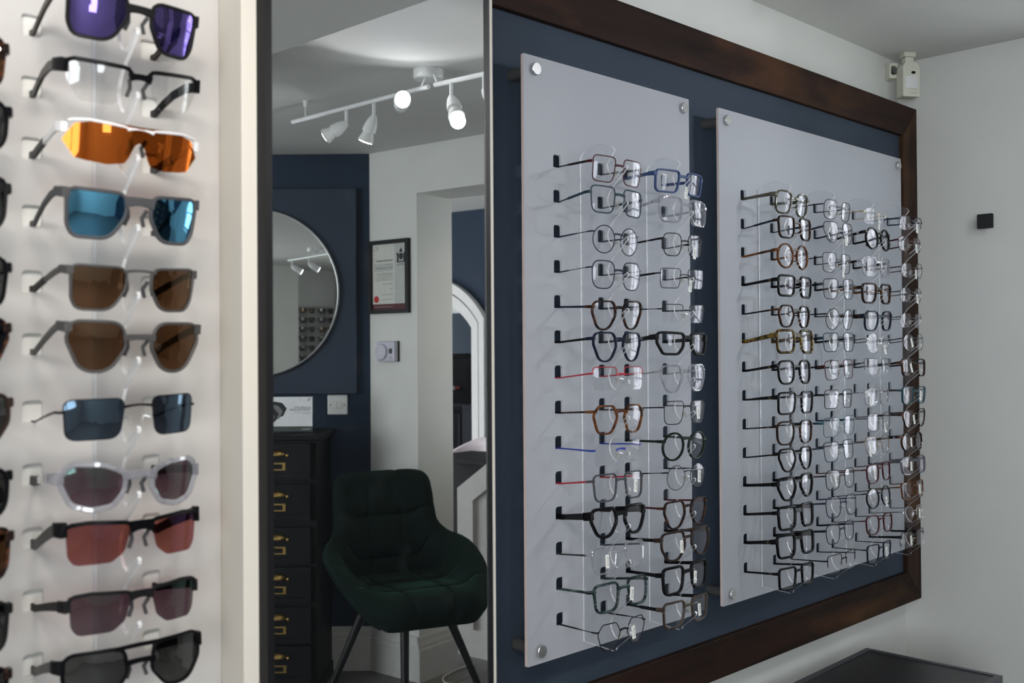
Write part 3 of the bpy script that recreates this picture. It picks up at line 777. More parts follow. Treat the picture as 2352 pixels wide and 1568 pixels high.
        for off in (-.0008, .0008):
            V = []; Fq = []
            for i in range(nx2 + 1):
                x = -.0715 + .143 * i / nx2; zt_, zb2 = itp(tops, abs(x)), itp(bots, abs(x))
                for j in range(nz2 + 1):
                    z = zb2 + (zt_ - zb2) * j / nz2; V.append((x, cys(x, z) + off, z))
            for i in range(nx2):
                for j in range(nz2): Fq.append([i * (nz2 + 1) + j, (i + 1) * (nz2 + 1) + j, (i + 1) * (nz2 + 1) + j + 1, i * (nz2 + 1) + j + 1])
            lb.add(V, Fq)
        lb.build('lens', lm, root, True)
    # temples: run straight back through the slots, tips drop behind the panel
    for sgn in (-1, 1):
        tb = MB(); x0 = sgn * xh; y0 = y_r + .008; P = []; hh = []; ht = []
        sec = sp.get('sec', [(0, 1.0), (.25, 1.0), (.55, .9), (.8, .85), (1.0, .85)])
        h_end = th / 2 * (1.08 if sp.get('tip') else sec[-1][1])
        xs_, zs_ = fx + sgn * slot_dx, slot_z - SLOT_HH + h_end       # where the temple lies on the slot's sill
        S0 = Vector((x0, y0, zt)); A0 = Mi @ Vector((xs_, yp - .004, zs_))
        def along(u):
            p = S0 + (A0 - S0) * u; p.z = S0.z + (A0.z - S0.z) * u ** 1.15 + sp.get('bow', 0) * math.sin(PI * u); return p
        x1, zend = A0.x, A0.z
        for u, hf in sec:
            P.append(along(u)); hh.append(th / 2 * hf); ht.append(tt / 2)
        hl = th / 2 * sec[-1][1]
        if tail > .012:
            P.append(Mi @ Vector((xs_, yp + .009, zs_))); hh.append(hl); ht.append(tt / 2)
            P.append(Mi @ Vector((xs_ - sgn * .001, yp + tail, zs_ - .006))); hh.append(hl * .9); ht.append(tt / 2)
        else:
            P.append(Mi @ Vector((xs_, yp + tail, zs_))); hh.append(hl); ht.append(tt / 2)
        tb.ribbon(P, hh, ht); t_ = tb.build('temple', tm, root, True)
        if sp.get('tip'):
            tb = MB(); u0 = sp.get('tipu', .62)
            P2 = [along(u0), along((u0 + 1) / 2), along(1.0), Mi @ Vector((xs_, yp + tail, zs_))]
            tb.ribbon(P2, th / 2 * 1.08, tt / 2 * 1.35); tb.build('temple_tip', sp['tip'], t_, True)
        if sp.get('logo'):
            tb = MB(); pe = along(.3); y, ze = pe.y, pe.z; x = pe.x + sgn * (tt / 2)
            Vo = [(x + sgn * .0003, y + a * .0055, ze + z * .0022) for a, z in ELL] + [(x + sgn * .0003, y + a * .0036, ze + z * .0011) for a, z in ELL]
            tb.add(Vo, [[k, (k + 1) % 12, 12 + (k + 1) % 12, 12 + k] for k in range(12)]); tb.build('oval_emblem', 'f_silver', t_)
        if sp.get('rivet'):
            tb = MB(); y = y0 + .004; x = x0 + sgn * (tt / 2 + .0002)
            tb.box((x - .0004, y, zt - th * .32), (x + .0004, y + .006, zt + th * .32)); tb.build('hinge_plate', 'f_gold' if sp['rivet'] == 'gold' else 'f_silver', t_)
    if metal:
        for sgn in (-1, 1):
            pb = MB(); px_, pz = sgn * (br / 2 - .0035), -lh * .10
            V = [(px_ + sgn * .0008 * a, .006 + .0030 * math.cos(t) * a + .001 * z, pz + z * .0062 + 0) for a, z, t in ()]
            nx_ = 10; rings = [(-1, .15), (-.6, .8), (0, 1), (.6, .8), (1, .15)]
            V = []; F = []
            for z, r in rings:
                for k in range(nx_):
                    a = 2 * PI * k / nx_; V.append((px_ + .0010 * r * math.cos(a), .0065 + .0030 * r * math.sin(a), pz + z * .0060))
            for i in range(4):
                for k in range(nx_): F.append([i * nx_ + k, i * nx_ + (k + 1) % nx_, (i + 1) * nx_ + (k + 1) % nx_, (i + 1) * nx_ + k])
            F += [list(range(nx_))[::-1], [4 * nx_ + k for k in range(nx_)]]
            pb.add(V, F); pd = pb.build('nose_pad', 'pad_clear', root, True)
            pb = MB(); pb.tube([(sgn * (lc - lw * .46), cy(lc, 0) * .4 + .001, pz + .003), (sgn * (br / 2 - .001), .006, pz + .005), (px_, .0066, pz)], .0005, 5); pb.build('pad_arm', 'f_silver', pd)
    tg = sp.get('tag')
    if tg:
        side = sp.get('tside', 1)
        T = empty('x') if False else None
        tb = MB(); w_, h_ = .0095, .0235
        a = R(sp.get('trot', rnd.uniform(-14, 14))); cx_, cz_ = side * (br / 2 + lw * sp.get('tx', .30)), -lh * .05 + sp.get('tz', 0) / 1000
        yy = cy(cx_, cz_) - .004
        cnv = lambda p: Vector((cx_ + p.x * math.cos(a) - p.y * math.sin(a), yy - p.z, cz_ + p.x * math.sin(a) + p.y * math.cos(a)))
        q = [Vector((-w_ / 2, -h_ / 2, 0)), Vector((w_ / 2, -h_ / 2, 0)), Vector((w_ / 2, h_ / 2, 0)), Vector((-w_ / 2, h_ / 2, 0))]
        tb.add([cnv(v) for v in q] + [cnv(v - Vector((0, 0, .0004))) for v in q], [[0, 1, 2, 3], [7, 6, 5, 4], [0, 4, 5, 1], [1, 5, 6, 2], [2, 6, 7, 3], [3, 7, 4, 0]])
        tb.tube([cnv(Vector((0, h_ / 2 - .002, .0003))), cnv(Vector((-side * .004, h_ / 2 + .004, 0))), Vector((side * br * .1, cy(0, 0) - .001, zb_))], .0003, 4)
        tob = tb.build('price_tag', 'tag_white', root)
        xb2 = MB(); put_text(xb2, tg, -.0075, -.0020, .0052, .0006, .0150, lambda p: cnv(Vector((-p.y * 1.0 + .0005, p.x, p.z)))); xb2.build('price_lettering', 'ink', tob)
    pr = sp.get('print')
    if pr:
        for (o_, cx_) in ((OR, lc), (OL, -lc)):
            pass
        xb2 = MB(); sz = .0042
        put_text(xb2, pr, 0, 0, sz, 0, .016, lambda p: Vector((lc - .008 + p.x, cy(lc - .008 + p.x, -lh * .36) - .0012, -lh * .40 + p.y)))
        xb2.build('lens_lettering', 'ink_grey', root)
    return root

ORD = ['first', 'second', 'third', 'fourth', 'fifth', 'sixth', 'seventh', 'eighth', 'ninth', 'tenth', 'eleventh', 'twelfth', 'thirteenth', 'fourteenth']
def G(look, s, w, h, f, t=None, **k):
    d = dict(look=look, s=s, w=w, h=h, f=f); d['t'] = t or f; d.update(k); return d
ACE = dict(zb=.55, zt=.66, rw=3.5, dp=5.6, th=5.8, tt=3.0, pads=False, bh=2.6)
ACH = dict(zb=.55, zt=.66, rw=4.8, dp=6.6, th=8.5, tt=3.6, pads=False, bh=3.4)
ACL = dict(zb=.5, zt=.62, rw=2.2, dp=4.2, th=3.4, tt=2.4, pads=False, bh=2.0)
MET = dict(rw=1.5, dp=1.5, th=2.4, tt=1.2)
MEW = dict(rw=2.0, dp=1.8, th=4.2, tt=1.2, pads=True)
TFD = dict(ACE, rw=3.8, th=6.6, rivet='gold')
WIRE = [(0, .6), (.12, .6), (.3, .6), (.5, 1.1), (1, 1.2)]
WING = [(0, 1), (.5, 1), (.62, .95), (.72, .55), (1, .5)]
COLS = [
 [G('burgundy-topped black metal', 'rect', 51, 43, 'f_burgundy', 'f_black_metal', **dict(MEW, rw=1.7, sec=WING)),
  G('petrol-blue matte metal square', 'square', 56, 44, 'f_petrol', 'f_petrol', **dict(MEW, rw=2.2, th=4.6, sec=WING)),
  G('thin navy round metal', 'round', 47, 47, 'f_navy', 'f_navy', **dict(MET, sec=WIRE, b=20)),
  G('navy soft-cornered metal', 'soft', 52, 47, 'f_navy', 'f_black_metal', **dict(MET, rw=1.7, sec=[(0, .5), (.6, .5), (.7, 1), (1, 1)]), print='VAZO'),
  G('dark speckled tortoise panto', 'panto', 49, 47, 'f_dark_tort', 'f_navy_gloss', **dict(ACE, rw=2.6, th=4.2), print='Morel'),
  G('smoky dark grey panto', 'panto', 50, 48, 'f_navy_gloss', 'f_black', **dict(ACE, rw=2.4, th=4.6), print='Morel'),
  G('red half-rim metal', 'rect', 55, 40, 'f_red', 'f_red', **dict(MEW, rw=1.5, th=2.8), rim='top', cut=.25, print='HAMMO'),
  G('brown tortoise angular panto', 'hex', 52, 46, 'f_tort', 'f_dark_tort', **dict(ACE, rw=2.6, th=3.8), print='MOREL'),
  G('rimless glasses with blue arms, pair of', 'rect', 52, 40, 'f_bright_blue', 'f_bright_blue', **dict(MET, th=3.0), rim='none', print='MOREL'),
  G('matte grey square red-armed', 'square', 53, 44, 'f_grey', 'f_red', **dict(ACL, rw=2.3), tag='£149', tx=.55),
  G('chunky glossy black', 'panto', 52, 44, 'f_black', 'f_black', **dict(ACH, th=11.5, rw=4.4)),
  G('clear crystal square grey-armed', 'square', 53, 43, 'f_crystal', 'f_gun', **dict(ACL), tag='£113', tx=.55, tside=-1),
  G('dark green striped square', 'square', 52, 44, 'f_stripe', 'f_stripe', **dict(ACE, th=4.8), tag='£155', tx=.2),
  G('thin black geometric wire', 'hex', 49, 45, 'f_black_metal', 'f_black_metal', **dict(MET, sec=WIRE), tag='£121', tx=.3)],
 [G('matte blue sports', 'rect', 54, 38, 'f_blue', 'f_blue', **dict(ACE, rw=2.6, th=6.5, logo=1, k=2.2), tag='£117', tx=.05, tz=-16),
  G('clear crystal squared', 'square', 55, 44, 'f_crystal', 'f_crystal', **dict(ACE, rw=2.8, th=5, logo=1, k=1.8)),
  G('black rounded-square metal', 'soft', 50, 41, 'f_black_metal', 'f_black_metal', **dict(MEW, rw=1.5, th=3.8, logo=1, sec=WING), tag='£97', tx=.4, tz=-12),
  G('thin black narrow rectangular metal', 'rect', 52, 36, 'f_black_metal', 'f_black_metal', **dict(MEW, rw=1.2, th=4.0, sec=WING), tag='£107', tx=.15, tz=-12),
  G('thin black half-rim metal', 'rect', 52, 34, 'f_black_metal', 'f_black_metal', **dict(MET, rw=1.2, sec=WIRE), rim='top', cut=.2),
  G('black wrap-around sports', 'sport', 56, 38, 'f_matte_black', 'f_matte_black', **dict(ACH, rw=3.6, th=8.0, logo=1, k=2.6)),
  G('clear crystal panto', 'panto', 50, 47, 'f_crystal', 'f_silver', **dict(ACE, rw=2.8, th=3.0)),
  G('thin black squared metal', 'square', 53, 42, 'f_black_metal', 'f_black_metal', **dict(MET, rw=1.4), tag='£147', tx=.45),
  G('dark green round acetate', 'round', 47, 48, 'f_green', 'f_green', **dict(ACE, rw=3.0, th=4.6, zt=.45)),
  G('thin black round wire', 'round', 44, 45, 'f_black_metal', 'f_black_metal', **dict(MET, rw=1.1, b=21, sec=WIRE), tag='£139', tx=.5),
  G('dark tortoise rounded', 'panto', 51, 48, 'f_dark_tort', 'f_burgundy', **dict(ACE, rw=2.8, th=3.8)),
  G('chunky dark brown double-bridge aviator', 'navi', 54, 49, 'f_brown', 'f_black', **dict(ACE, rw=3.2, th=6.5), brow=1, tag='£201', tx=.3, tside=-1),
  G('chunky black square', 'square', 51, 45, 'f_black', 'f_black', **dict(ACH, rw=4.0, th=7), tag='£172', tx=.25),
  G('translucent brown square', 'square', 53, 44, 'f_brown_crystal', 'f_black', **dict(ACE, rw=3.2, th=6.5, sec=WING), tag='£164', tx=.45)],
 [G('olive crystal flared', 'soft', 50, 44, 'f_olive', 'f_olive', **dict(ACE, th=7.5, rw=3.2, rivet='gold', ext=4)),
  G('dark tortoise square navy-armed', 'square', 52, 43, 'f_dark_tort', 'f_navy_gloss', **dict(ACE, rw=2.8, th=4.4, sec=WING)),
  G('warm tortoise round', 'round', 47, 48, 'f_tort', 'f_tort', **dict(ACE, rw=3.0, th=5.2, rivet='silver', zt=.5)),
  G('glossy black rectangular gold-hinged', 'rect', 53, 39, 'f_black', 'f_black', **TFD),
  G('small dark tortoise hexagonal', 'hex', 47, 43, 'f_dark_tort', 'f_black', p=4.0, **dict(ACE, rw=2.8, th=3.8, rivet='gold')),
  G('thick yellow-flecked tortoise flat-top', 'rect', 53, 43, 'f_yellow_tort', 'f_yellow_tort', **dict(ACH, th=9.5, rw=4.4, bh=5)),
  G('glossy black rounded square', 'soft', 52, 45, 'f_black', 'f_black', **dict(TFD, rw=3.6, th=6.0)),
  G('broad-armed black rectangular', 'rect', 54, 42, 'f_black', 'f_black', **dict(TFD, rw=3.4, th=7.5, sec=[(0, 1), (.4, .9), (.8, .6), (1, .5)])),
  G('dark brown rounded slim-armed', 'soft', 52, 46, 'f_dark_tort', 'f_black', **dict(TFD, rw=2.8, th=3.4)),
  G('glossy black panto slim-armed', 'panto', 50, 45, 'f_black', 'f_black', **dict(TFD, rw=3.0, th=3.6)),
  G('thick black panto broad-armed', 'panto', 51, 44, 'f_black', 'f_black', **dict(ACH, rw=3.8, th=7.5)),
  G('thick black flat-top', 'rect', 53, 43, 'f_black', 'f_black', **dict(ACH, rw=4.2, th=6.5, bh=4.6)),
  G('thick black rectangular bold', 'rect', 53, 42, 'f_black', 'f_black', **dict(ACH, rw=4.2, th=8.5, rivet='gold')),
  G('black rectangular tapered', 'rect', 52, 41, 'f_black', 'f_black', **dict(TFD, rw=3.4, th=4.8))],
 [G('gunmetal soft-square metal', 'soft', 50, 42, 'f_gun', 'f_black_metal', **dict(MEW, rw=1.6, th=2.8)),
  G('gunmetal panto metal navy-armed', 'panto', 50, 46, 'f_gun', 'f_navy', **dict(MEW, rw=1.8, th=4.4), tag='£99', tx=.2, tz=-16),
  G('grey metal square fine-armed', 'square', 51, 43, 'f_gun', 'f_black_metal', **dict(MEW, rw=1.5, th=2.6), tag='£109', tx=.2, tz=-18),
  G('dark grey metal square broad-armed', 'square', 52, 44, 'f_gun', 'f_black_metal', **dict(MEW, rw=1.7, th=5.5)),
  G('thin dark round wire', 'round', 46, 46, 'f_black_metal', 'f_black_metal', **dict(MET, th=3.0, b=20)),
  G('black-teal rectangular metal', 'square', 53, 41, 'f_petrol', 'f_black_metal', **dict(MEW, rw=1.6, th=6.0)),
  G('black and red square metal', 'square', 53, 42, 'f_burgundy', 'f_black_metal', **dict(MEW, rw=1.5, th=4.4)),
  G('black rectangular metal', 'rect', 54, 41, 'f_black_metal', 'f_black_metal', **dict(MEW, rw=1.4, th=4.0)),
  G('teal rectangular metal', 'rect', 54, 42, 'f_teal', 'f_petrol', **dict(MEW, rw=1.5, th=5.0)),
  G('teal-black square metal', 'square', 53, 43, 'f_petrol', 'f_black_metal', **dict(MEW, rw=1.5, th=3.4)),
  G('black metal burgundy-armed', 'soft', 52, 43, 'f_black_metal', 'f_burgundy', **dict(MEW, rw=1.6, th=3.0), tag='£119', tx=.5, tside=-1),
  G('matte navy soft-square metal', 'soft', 53, 45, 'f_navy', 'f_navy', **dict(MEW, rw=1.7, th=3.4)),
  G('navy rounded metal broad-armed', 'soft', 51, 42, 'f_navy', 'f_black_metal', **dict(MEW, rw=1.6, th=5.0)),
  G('black half-rim rectangular metal', 'rect', 53, 41, 'f_black_metal', 'f_black_metal', **dict(MEW, rw=1.5, th=3.0), rim='top', cut=-.3)],
 [G('rimless gold wire', 'oval', 48, 38, 'f_gold', 'f_gold', **dict(MET, rw=1.0, th=2.0), rim='none', tag='£171', tx=.05, tz=-16),
  G('thick black round', 'round', 45, 46, 'f_black', 'f_black', **dict(ACE, rw=3.8, th=6.0, rivet='silver')),
  G('crystal square tortoise-armed', 'square', 50, 42, 'f_crystal', 'f_dark_tort', **dict(ACE, rw=3.0, th=5.5)),
  G('dark tortoise square amber-armed', 'square', 51, 42, 'f_dark_tort', 'f_tort', **dict(ACH, rw=3.6, th=6.5)),
  G('black-blue soft-square acetate', 'soft', 51, 43, 'f_navy_gloss', 'f_dark_tort', **dict(ACE, rw=2.8, th=6.0)),
  G('thin silver round wire', 'round', 46, 44, 'f_silver', 'f_gun', **dict(MET, rw=1.0, th=2.4), tag='£130', tx=.3, tz=-14),
  G('silver half-rim rectangular', 'rect', 52, 39, 'f_gun', 'f_black_metal', **dict(MET, rw=1.3, th=3.6), rim='top', cut=-.4),
  G('clear rimless-looking crystal', 'oval', 48, 38, 'f_crystal', 'f_silver', **dict(ACL, rw=1.8, th=2.2), tag='£101', tx=.7, tside=-1, tz=-8),
  G('thin grey soft-square wire', 'soft', 50, 41, 'f_gun', 'f_black_metal', **dict(MET, rw=1.2, th=2.4), tag='£89', tx=.2, tz=-14),
  G('thin bronze soft-square wire', 'soft', 50, 42, 'f_brown_metal', 'f_brown_metal', **dict(MET, rw=1.3, th=2.2), tag='£111', tx=.8, tside=-1, tz=-12),
  G('slim burgundy-black soft-square', 'soft', 50, 42, 'f_burgundy', 'f_burgundy', **dict(ACL, rw=2.0, th=2.6), tag='£127', tx=.55, tside=-1),
  G('slim black round acetate', 'round', 46, 45, 'f_black', 'f_black_metal', **dict(ACL, rw=2.2, th=2.2, b=20), tag='£119', tx=.35, tz=-12),
  G('slim dark burgundy panto', 'soft', 50, 42, 'f_burgundy', 'f_black_metal', **dict(ACL, rw=2.2, th=2.2)),
  G('slim navy rectangular', 'square', 50, 41, 'f_navy_gloss', 'f_black_metal', **dict(ACL, rw=2.2, th=2.4), tag='£139', tx=.3)],
 [G('navy oval half-rim', 'oval', 48, 36, 'f_navy', 'f_navy', **dict(MET, rw=1.4, th=4.0), rim='top', cut=-.4, tag='£133', tx=.3, tz=-8),
  G('burgundy and black oval metal', 'oval', 48, 36, 'f_burgundy', 'f_black_metal', **dict(MET, rw=1.4, th=4.0), tag='£126', tx=.3, tz=-8),
  G('thin black oval red-armed', 'oval', 48, 35, 'f_black_metal', 'f_burgundy', **dict(MET, rw=1.2, th=3.0), tag='£121', tx=.02, tz=-8),
  G('thin black oval wire', 'oval', 47, 35, 'f_black_metal', 'f_black_metal', **dict(MET, rw=1.1, th=2.6), tag='£128', tx=.3, tz=-8),
  G('thin grey half-rim wire', 'soft', 48, 36, 'f_gun', 'f_gun', **dict(MET, rw=1.0, th=2.0), rim='top', cut=0),
  G('thin black rounded wire', 'round', 46, 42, 'f_black_metal', 'f_black_metal', **dict(MET, rw=1.1, th=2.6), tag='£135', tx=.4, tside=-1),
  G('dark tortoise rectangular acetate', 'square', 48, 40, 'f_dark_tort', 'f_black', **dict(ACE, rw=2.6, th=5.4), tag='£142', tx=.4, tside=-1),
  G('translucent teal acetate', 'square', 48, 40, 'f_teal_crystal', 'f_gun', **dict(ACE, rw=2.4, th=3.2), tag='£148', tx=.3),
  G('slim brown tortoise panto', 'panto', 48, 43, 'f_dark_tort', 'f_dark_tort', **dict(ACL, rw=1.8, th=4.6), tag='£151', tx=.2, tside=-1),
  G('black-brown round acetate', 'round', 46, 44, 'f_dark_tort', 'f_black', **dict(ACE, rw=2.6, th=5.4, rivet='silver'), tag='£157', tx=.3, tside=-1),
  G('smoky purple crystal', 'soft', 48, 40, 'f_purple_crystal', 'f_purple_crystal', **dict(ACE, rw=3.2, th=5.5), tag='£162', tx=.4, tside=-1),
  G('slim warm tortoise square', 'square', 48, 40, 'f_tort', 'f_tort', **dict(ACL, rw=2.2, th=3.0), tag='£123', tx=.35),
  G('thin silver-green half-rim', 'soft', 47, 38, 'f_silver', 'f_black_metal', **dict(MET, rw=1.1, th=2.0), rim='top', cut=-.2, tag='£118', tx=.3),
  G('black half-rim thick-armed', 'rect', 50, 40, 'f_black_metal', 'f_black', **dict(MEW, rw=1.5, th=6.0), rim='top', cut=0, tag='£131', tx=.35, tside=-1)],
]
CNAME = ['narrow panel column beside mirror', 'narrow panel column beside wide panel', 'wide panel column nearest narrow panel',
         'wide panel column second from narrow', 'wide panel column third from narrow', 'wide panel column nearest room corner']
GRP = ['glasses on the narrow panel', 'glasses on the narrow panel'] + ['glasses on the wide panel'] * 4
rg = random.Random(11)
PROW = [-2, 5, 2, 1, 0, 5, 5, 1, 2, 6, 5, 7, 6, 2.5]
for ci, (col, fx) in enumerate(zip(COLS, F1 + F2)):
    for ri, sp in enumerate(col):
        g_ = make_glasses('glasses', sp, ROWS[ri], fx, YP, .094 + rg.uniform(-.004, .004), rg, wf=1.12, bf=.74, rf=1.22, prow=PROW[ri] + (2.0 if ci > 1 else 0))
        lk = sp['look']
        lab = (lk + ' glasses') if 'glasses' not in lk else lk.replace(', pair of', '')
        tag(g_, lab + ', ' + ORD[ri] + ' row down, ' + CNAME[ci], 'glasses', GRP[ci])

# ================================================================== SUNGLASSES PANEL
YS = 1.145
SROWS = [z + .006 for z in (1.7073, 1.6407, 1.5752, 1.5023, 1.4322, 1.3646, 1.2925, 1.2251, 1.1568, 1.0905, 1.0224)]
SLENS = [1.7033, 1.6335, 1.5723, 1.4987, 1.4239, 1.363, 1.2909, 1.2208, 1.1635, 1.0924, 1.0293]
SF = [.4709, .2734]
panel('sunglasses_display_panel', -.10, .6250, .80, 1.95, SF, SROWS, YS, 'panel_warm', 'white slotted panel holding columns of sunglasses', 1.152, sdx=.066)
SUN = dict(dp=4.2, tt=3.2, pads=False)
SPECS = [
 G('dark square sunglasses with purple mirrored lenses', 'hol', 57, 46, 'f_matte_black', 'f_brown', **dict(SUN, rw=3.2, th=7, k=3.2, bh=4.0, zb=.55, l='s_purple', zt=.80, p=-9, b=19, bow=.004)),
 G('black half-rim sports glasses with clear lenses', 'sport', 62, 40, 'f_black', 'f_black', **dict(SUN, rw=3.6, th=8, k=3.7, bh=3.2, zb=.45, l='s_clear', rim='top', cut=.35, nylon=False, zt=.72, p=-9, b=18, bow=.006)),
 G('white shield sunglasses with fiery orange mirror lens', 'jacket', 62, 42, 'f_white', 'f_white', **dict(SUN, rw=2.4, th=6, k=4.0, bh=1.4, zb=.97, l='s_ruby', rim='top', cut=.72, nylon=False, tip='f_rubber', tipu=.55, zt=.55, p=-6, b=15, shield=1)),
 G('matte charcoal square sunglasses with blue mirrored lenses', 'hol', 57, 45, 'f_rubber', 'f_rubber', **dict(SUN, rw=3.2, th=6, k=3.2, bh=4.4, zb=.72, l='s_blue', zt=.86, p=-8, b=19, bow=.004)),
 G('gunmetal square sunglasses with brown lenses', 'hol', 55, 43, 'f_matte_gun', 'f_matte_gun', **dict(SUN, rw=2.2, th=5, k=2.7, bh=1.3, zb=.85, l='s_brown', tip='f_matte_black', tipu=.6, zt=.80, p=-7, b=21)),
 G('gunmetal rounded sunglasses with brown lenses', 'panto', 57, 49, 'f_matte_gun', 'f_matte_gun', **dict(SUN, rw=2.6, th=6, k=2.7, bh=2.8, zb=.45, l='s_brown', zt=.80, p=-6, b=20)),
 G('thin black wire sunglasses with slate lenses', 'rect', 60, 40, 'f_black_metal', 'f_black_metal', **dict(SUN, rw=1.1, dp=1.2, th=2.4, tt=1.4, k=4.0, bh=1.2, zb=.55, l='s_slate', pads=True, zt=.42, p=0, b=21)),
 G('clear framed sports sunglasses with plum lenses', 'plazma', 58, 42, 'f_crystal', 'f_crystal', **dict(SUN, rw=5.0, th=7, k=4.0, bh=4.0, zb=.5, l='s_plum', tip='f_rubber', tipu=.75, zt=.45, p=1, b=17)),
 G('black browed sports sunglasses with rose lenses', 'jacket', 62, 42, 'f_black', 'f_black', **dict(SUN, rw=3.6, th=9, k=4.0, bh=5.0, zb=.70, l='s_rose', rim='top', cut=.45, nylon=False, zt=.78, p=2, b=17)),
 G('black half-jacket sunglasses with plum-green lenses', 'jacket', 60, 41, 'f_matte_black', 'f_matte_black', **dict(SUN, rw=3.0, th=7, k=3.7, bh=3.8, zb=.62, l='s_plum', rim='top', cut=.30, nylon=False, zt=.50, p=3, b=17)),
 G('black double-bridge sunglasses with grey lenses', 'navi', 60, 46, 'f_black', 'f_black', **dict(SUN, rw=3.0, th=8, k=3.5, bh=2.6, zb=.35, l='s_grey', brow=1, zt=.60, p=4, b=19)),
]
def nose_pads_rubber(g_, sp):
    for sgn in (-1, 1):
        b = MB(); br = sp.get('b', 18) / 1000; z0 = -sp['h'] / 2000 * .10
        b.ribbon([(sgn * (br / 2 + .001), .003, z0 + .010), (sgn * (br / 2 - .002), .008, z0 + .002), (sgn * (br / 2 + .001), .009, z0 - .007)], .0016, .0022, (1, 0, 0)); b.build('nose_pad', 'f_rubber', g_, True)
rs = random.Random(5)
for ri, sp in enumerate(SPECS):
    sp['z'] = SLENS[ri] + .003
    g_ = make_glasses('sunglasses', dict(sp, th=sp['th'] * (1.35 if sp['th'] > 3 else 1)), SROWS[ri], SF[0] + .003, YS, .108, rs, tail=.006, wf=.97, slot_dx=.068, rf=1.2)
    if not sp.get('pads'): nose_pads_rubber(g_, sp)
    tag(g_, sp['look'], 'sunglasses', 'sunglasses beside the tall mirror')
DARK = [('f_black', 's_black', 'hol'), ('f_dark_tort', 's_brown', 'square'), ('f_black', 's_grey', 'soft'), ('f_matte_black', 's_black', 'hol'), ('f_black', 's_grey', 'square'),
        ('f_dark_tort', 's_black', 'panto'), ('f_brown', 's_grey', 'navi'), ('f_black', 's_black', 'soft'), ('f_dark_tort', 's_brown', 'hol'), ('f_matte_black', 's_grey', 'square'), ('f_dark_tort', 's_black', 'square')]
NM = {'f_black': 'glossy black', 'f_dark_tort': 'dark tortoise', 'f_matte_black': 'matte black', 'f_brown': 'dark brown'}
for ri, (fm, lm, sh) in enumerate(DARK):
    if ri == 0: continue
    sp = G('', sh, 56, 45, fm, fm, **dict(SUN, rw=3.4, th=7, k=2.2, bh=3.6, zb=.5, l=lm, zt=.7, b=19))
    sp['z'] = SLENS[ri] + .006
    g_ = make_glasses('sunglasses', sp, SROWS[ri], SF[1] + .003, YS, .108, rs, tail=.006, slot_dx=.068)
    tag(g_, NM[fm] + ' sunglasses, ' + ORD[ri] + ' row of the column farther from tall mirror', 'sunglasses', 'sunglasses farther from the tall mirror')

# dark rack on the far white wall (shown by the round mirror)
RK = Matrix.Translation((-1.74, 0, 0)) @ Matrix.Rotation(R(90), 4, 'Z')
rack = empty('sunglasses_rack', (-1.77, .93, 1.45)); tag(rack, 'white slim wall rack for dark sunglasses beside white pier', 'rack')
b = MB(); b.box((-.03, -.22, -.35), (0, .20, .33), .003); b.build('back_plate', 'panel_warm', rack)
for dy in (-.10, .09):
    b = MB(); b.box((0, dy - .004, -.34), (.05, dy + .004, .32)); b.build('nose_rest_strip', 'acrylic', rack)
protos = []
for fm, lm, sh in (('f_black', 's_black', 'soft'), ('f_yellow_tort', 's_brown', 'hol'), ('f_black', 's_grey', 'hol')):
    sp = G('', sh, 56, 44, fm, fm, **dict(SUN, rw=3.4, th=5, k=2.0, bh=3.0, zb=.5, l=lm, zt=.7, b=19, p=0, roll=0))
    protos.append(make_glasses('sunglasses', sp, 0, 0, 0, .075, rs, tail=.001))
def copy_tree(o, parent=None):
    c = o.copy(); COL.objects.link(c); c.parent = parent
    for ch in list(o.children): copy_tree(ch, c)
    return c
used = set()
for ci, dy in enumerate((-.10, .09)):
    for ri in range(8):
        pi_ = 1 if (ci == 0 and ri == 0) or (ci == 1 and ri == 2) else (0 if (ri + ci) % 2 else 2)
        o = protos[pi_] if pi_ not in used else copy_tree(protos[pi_]); used.add(pi_)
        o.matrix_world = Matrix.Translation((-1.69, .93 + dy, 1.735 - ri * .085)) @ Matrix.Rotation(R(90), 4, 'Z')
        look = ['black soft-cornered', 'yellow tortoise', 'black square grey-lensed'][pi_]
        tag(o, look + ' sunglasses, ' + ORD[ri] + ' row, rack column ' + ('nearer the white pier' if ci == 0 else 'away from the white pier'), 'sunglasses', 'sunglasses on the slim wall rack')

# ================================================================== TALL MIRROR
Mm = Matrix.Identity(4); tx_ = Vector((1, MS, 0)).normalized(); ny_ = Vector((-tx_.y, tx_.x, 0))
for i in range(3): Mm[i][0] = tx_[i]; Mm[i][1] = ny_[i]; Mm[i][2] = zz[i]
Mm.translation = (.8105, mir_y(.8105), .18)
mir = empty('tall_mirror', mat=Mm); tag(mir, 'tall narrow wall mirror in a slim black frame', 'mirror')
hw = .1895
b = MB(); b.plate([(-hw, 0), (hw, 0), (hw, 2.3 - .4), (-hw, 2.3 - .4)], [[(-hw + .0095, .0095), (hw - .0095, .0095), (hw - .0095, 1.8905), (-hw + .0095, 1.8905)]], -.0015, .0155, XZ, 0, 1, 0)
b.build('mirror_frame', 'black_frame', mir, mats=['black_frame', 'black_side'])
b = MB(); b.box((-hw + .009, 0, .009), (hw - .009, .004, 1.891)); b.build('mirror_sheet', 'mirror_glass', mir)

